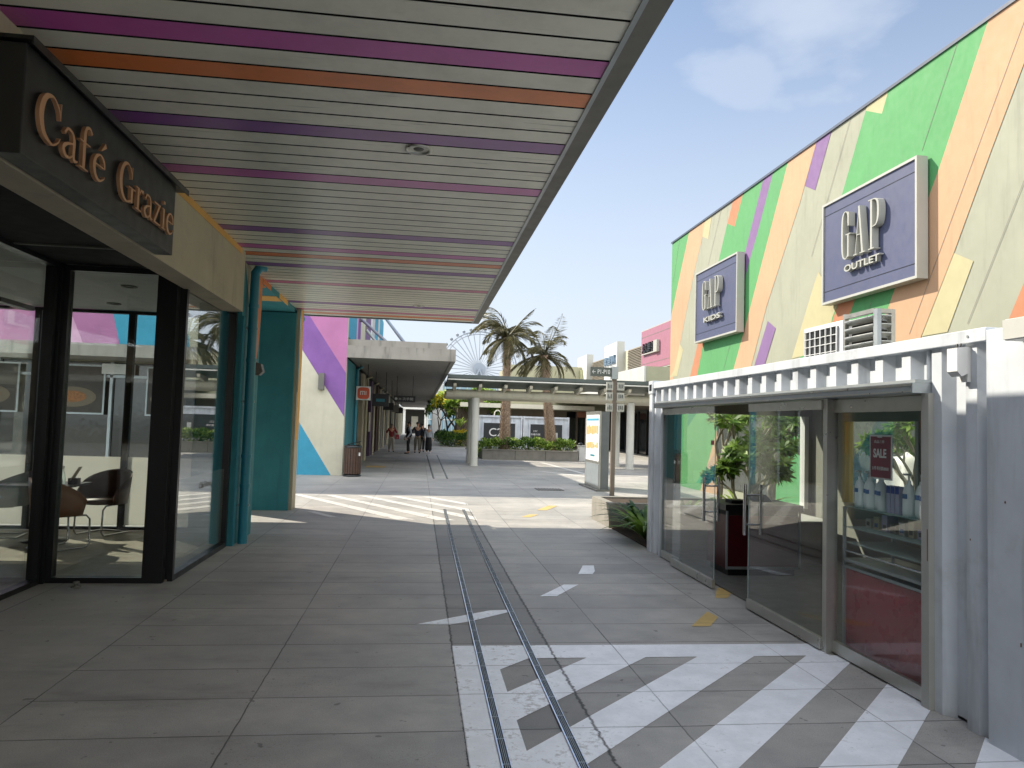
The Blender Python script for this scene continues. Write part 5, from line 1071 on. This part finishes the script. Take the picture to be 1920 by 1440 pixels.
def person(label, loc, rz, h, top, bottom, shoes, hair, arms=((.28, .05), (.28, .05)), stride=.12, sleeve=True, skirt=False, longhair=False, extra=None, vest=None):
    t = thing('person', label, 'person'); s = h/1.7
    J = {'pel': (0, 0, .92), 'sp': (0, .01, 1.08), 'ch': (0, .0, 1.28), 'ne': (0, .01, 1.44), 'hb': (0, .0, 1.5)}
    V = [J['pel'], J['sp'], J['ch'], J['ne'], J['hb'], (0, -.01, 1.6), (0, -.01, 1.66)]; E_ = [(0, 1), (1, 2), (2, 3), (3, 4), (4, 5), (5, 6)]; Rr = [(.15, .11), (.13, .1), (.16, .11), .055, .055, .085, .05]
    hands = []
    for k, sg_ in enumerate((-1, 1)):
        b0 = len(V); ex, ey = arms[k]; V += [(sg_*.17, .0, 1.39), (sg_*(.17+ex*.3), ey*.3+.02, 1.12), (sg_*(.17+ex*.28), -ey, .88), (sg_*(.17+ex*.26), -ey-.01, .82)]
        E_ += [(2, b0), (b0, b0+1), (b0+1, b0+2), (b0+2, b0+3)]; Rr += [.058, .042, .03, .034]; hands.append(V[-1])
        b1 = len(V); st = stride*sg_; V += [(sg_*.09, 0, .86), (sg_*.1, -st*.5-.02, .48), (sg_*.1, -st+(.0), .09), (sg_*.11, -st-.12, .035)]
        E_ += [(0, b1), (b1, b1+1), (b1+1, b1+2), (b1+2, b1+3)]; Rr += [.085, .058, .04, .035]
    V = [tuple(c*s for c in v) for v in V]; body = MB(); add_mesh(body, skinned('b', V, E_, [tuple(x*s for x in r) if isinstance(r, tuple) else r*s for r in Rr], M_skin, t), M_skin)
    body.ell((0, -.1*s, 1.585*s), (.014*s, .02*s, .022*s), M_skin, 6, 5)
    for sg_ in (-1, 1):
        body.ell((sg_*.034*s, -.088*s, 1.61*s), (.011*s, .008*s, .007*s), M_hair, 6, 4); body.ell((sg_*.085*s, 0, 1.595*s), (.012*s, .022*s, .032*s), M_skin, 6, 5)
    body.ell((0, -.092*s, 1.55*s), (.024*s, .006*s, .006*s), mat('lips', '8e5348', .5), 6, 4)
    for k, hp_ in enumerate(hands):
        q = Vector(hp_)*s; sg_ = (-1, 1)[k]
        for fi, (o_, ln) in enumerate(((-.024, .06), (-.008, .07), (.008, .068), (.024, .055))):
            body.path([q+Vector((0, o_*s, -.02*s)), q+Vector((-.004*sg_, o_*s, -.055*s)), q+Vector((-.014*sg_, o_*s*1.1, (-.04-ln)*s))], [.009*s, .0085*s, .006*s], 5, M_skin)
        body.path([q+Vector((0, -.03*s, .0)), q+Vector((-.01*sg_, -.05*s, -.03*s)), q+Vector((-.015*sg_, -.05*s, -.055*s))], [.01*s, .009*s, .007*s], 5, M_skin)
    body.build('body', t)
    g_ = 1.13; sh = MB(); nv = V[:4]; idx = [0, 1, 2]; vv = [(0, 0, .88*s), V[1], V[2], (0, .01*s, 1.41*s)]; ee = [(0, 1), (1, 2), (2, 3)]; rr_ = [(.168*s, .125*s), (.15*s, .12*s), (.178*s, .125*s), (.075*s, .07*s)]
    for k in (0, 1):
        b0 = 7+k*8; n0 = len(vv); vv += [V[b0], V[b0+1]]+([V[b0+2]] if sleeve else []); ee += [(2, n0), (n0, n0+1)]+([(n0+1, n0+2)] if sleeve else []); rr_ += [.072*s, .055*s]+([.042*s] if sleeve else [])
    add_mesh(sh, skinned('c', vv, ee, rr_, top, t, 1), top); sh.build('shirt', t)
    tr = MB(); vv = [(0, 0, .95*s), (0, 0, .88*s)]; ee = [(0, 1)]; rr_ = [(.155*s, .115*s), (.16*s, .12*s)]
    for k in (0, 1):
        b1 = 11+k*8; n0 = len(vv); vv += [V[b1], V[b1+1], tuple(Vector(V[b1+2])+Vector((0, 0, .03)))]; ee += [(1, n0), (n0, n0+1), (n0+1, n0+2)]; rr_ += [.105*s, .082*s, .068*s]
    add_mesh(tr, skinned('d', vv, ee, rr_, bottom, t, 1), bottom)
    if skirt: tr.lathe((0, 0, 0), [(.16*s, .95*s), (.19*s, .7*s), (.2*s, .25*s), (.19*s, .2*s)], 16, bottom)
    tr.build('trousers' if not skirt else 'skirt', t)
    so_ = MB()
    for k in (0, 1): q = Vector(V[11+k*8+3]); so_.ell(q+Vector((0, .04, 0)), (.045*s, .13*s, .042*s), shoes, 10, 6)
    so_.build('shoes', t)
    hr = MB(); hr.ell((0, .018*s, 1.63*s), (.098*s, .1*s, .085*s), hair, 14, 9)
    if longhair: hr.ell((0, .05*s, 1.53*s), (.09*s, .06*s, .13*s), hair, 12, 8)
    hr.build('hair', t)
    if vest: vb = MB(); vb.lathe((0, 0, 0), [(.19*s, .86*s), (.185*s, 1.08*s), (.2*s, 1.3*s), (.13*s, 1.42*s)], 16, vest); o = vb.build('vest', t); o.scale = (1, .72, 1)
    if extra == 'bag':
        bb = MB(); bb.box(.2, .42, -.06, .06, .72, .98, M_red); bb.path([(.22, 0, .98), (.2, 0, 1.36), (.1, .05, 1.42)], .012, 5, M_red); bb.build('bag', t)
    t.location = loc; t.rotation_euler.z = R(rz); return t
m_n = mat('navy_shirt', '171c2b', .8); m_k = mat('khaki_cloth', '6e6857', .85); m_b = mat('black_cloth', '121214', .8); m_r = mat('red_cloth', '7a2022', .8); m_g = mat('pale_grey_cloth', '9da4ab', .8); m_w = mat('cream_cloth', 'a39c8c', .8)
person('woman in a red top and cream trousers carrying a red bag, leftmost of the walkers', (-1.52, 42.2, 0), 10, 1.58, m_r, m_w, m_b, M_hairg, ((.5, .0), (.6, .05)), .15, False, extra='bag')
person('person in dark trousers and vest with pale sleeves, standing turned to the left', (-.53, 40, 0), -75, 1.72, m_g, m_b, m_b, M_hair, ((.2, .15), (.2, .12)), .05, True, vest=m_b)
person('man in a dark navy shirt and khaki trousers walking towards the camera', (-.06, 41.5, 0), 5, 1.72, m_n, m_k, m_b, M_hair, ((.6, .1), (.6, .1)), .2)
person('person in black mostly hidden behind the man in khaki trousers', (.2, 43.3, 0), 170, 1.66, m_b, m_b, m_b, M_hair, ((.3, .05), (.3, .05)), .1)
person('woman in a pale grey top and wide black trousers, rightmost of the walkers', (.56, 41.2, 0), -8, 1.6, m_g, m_b, M_white, M_hair, ((.25, .02), (.25, .02)), .08, True, skirt=True, longhair=True)
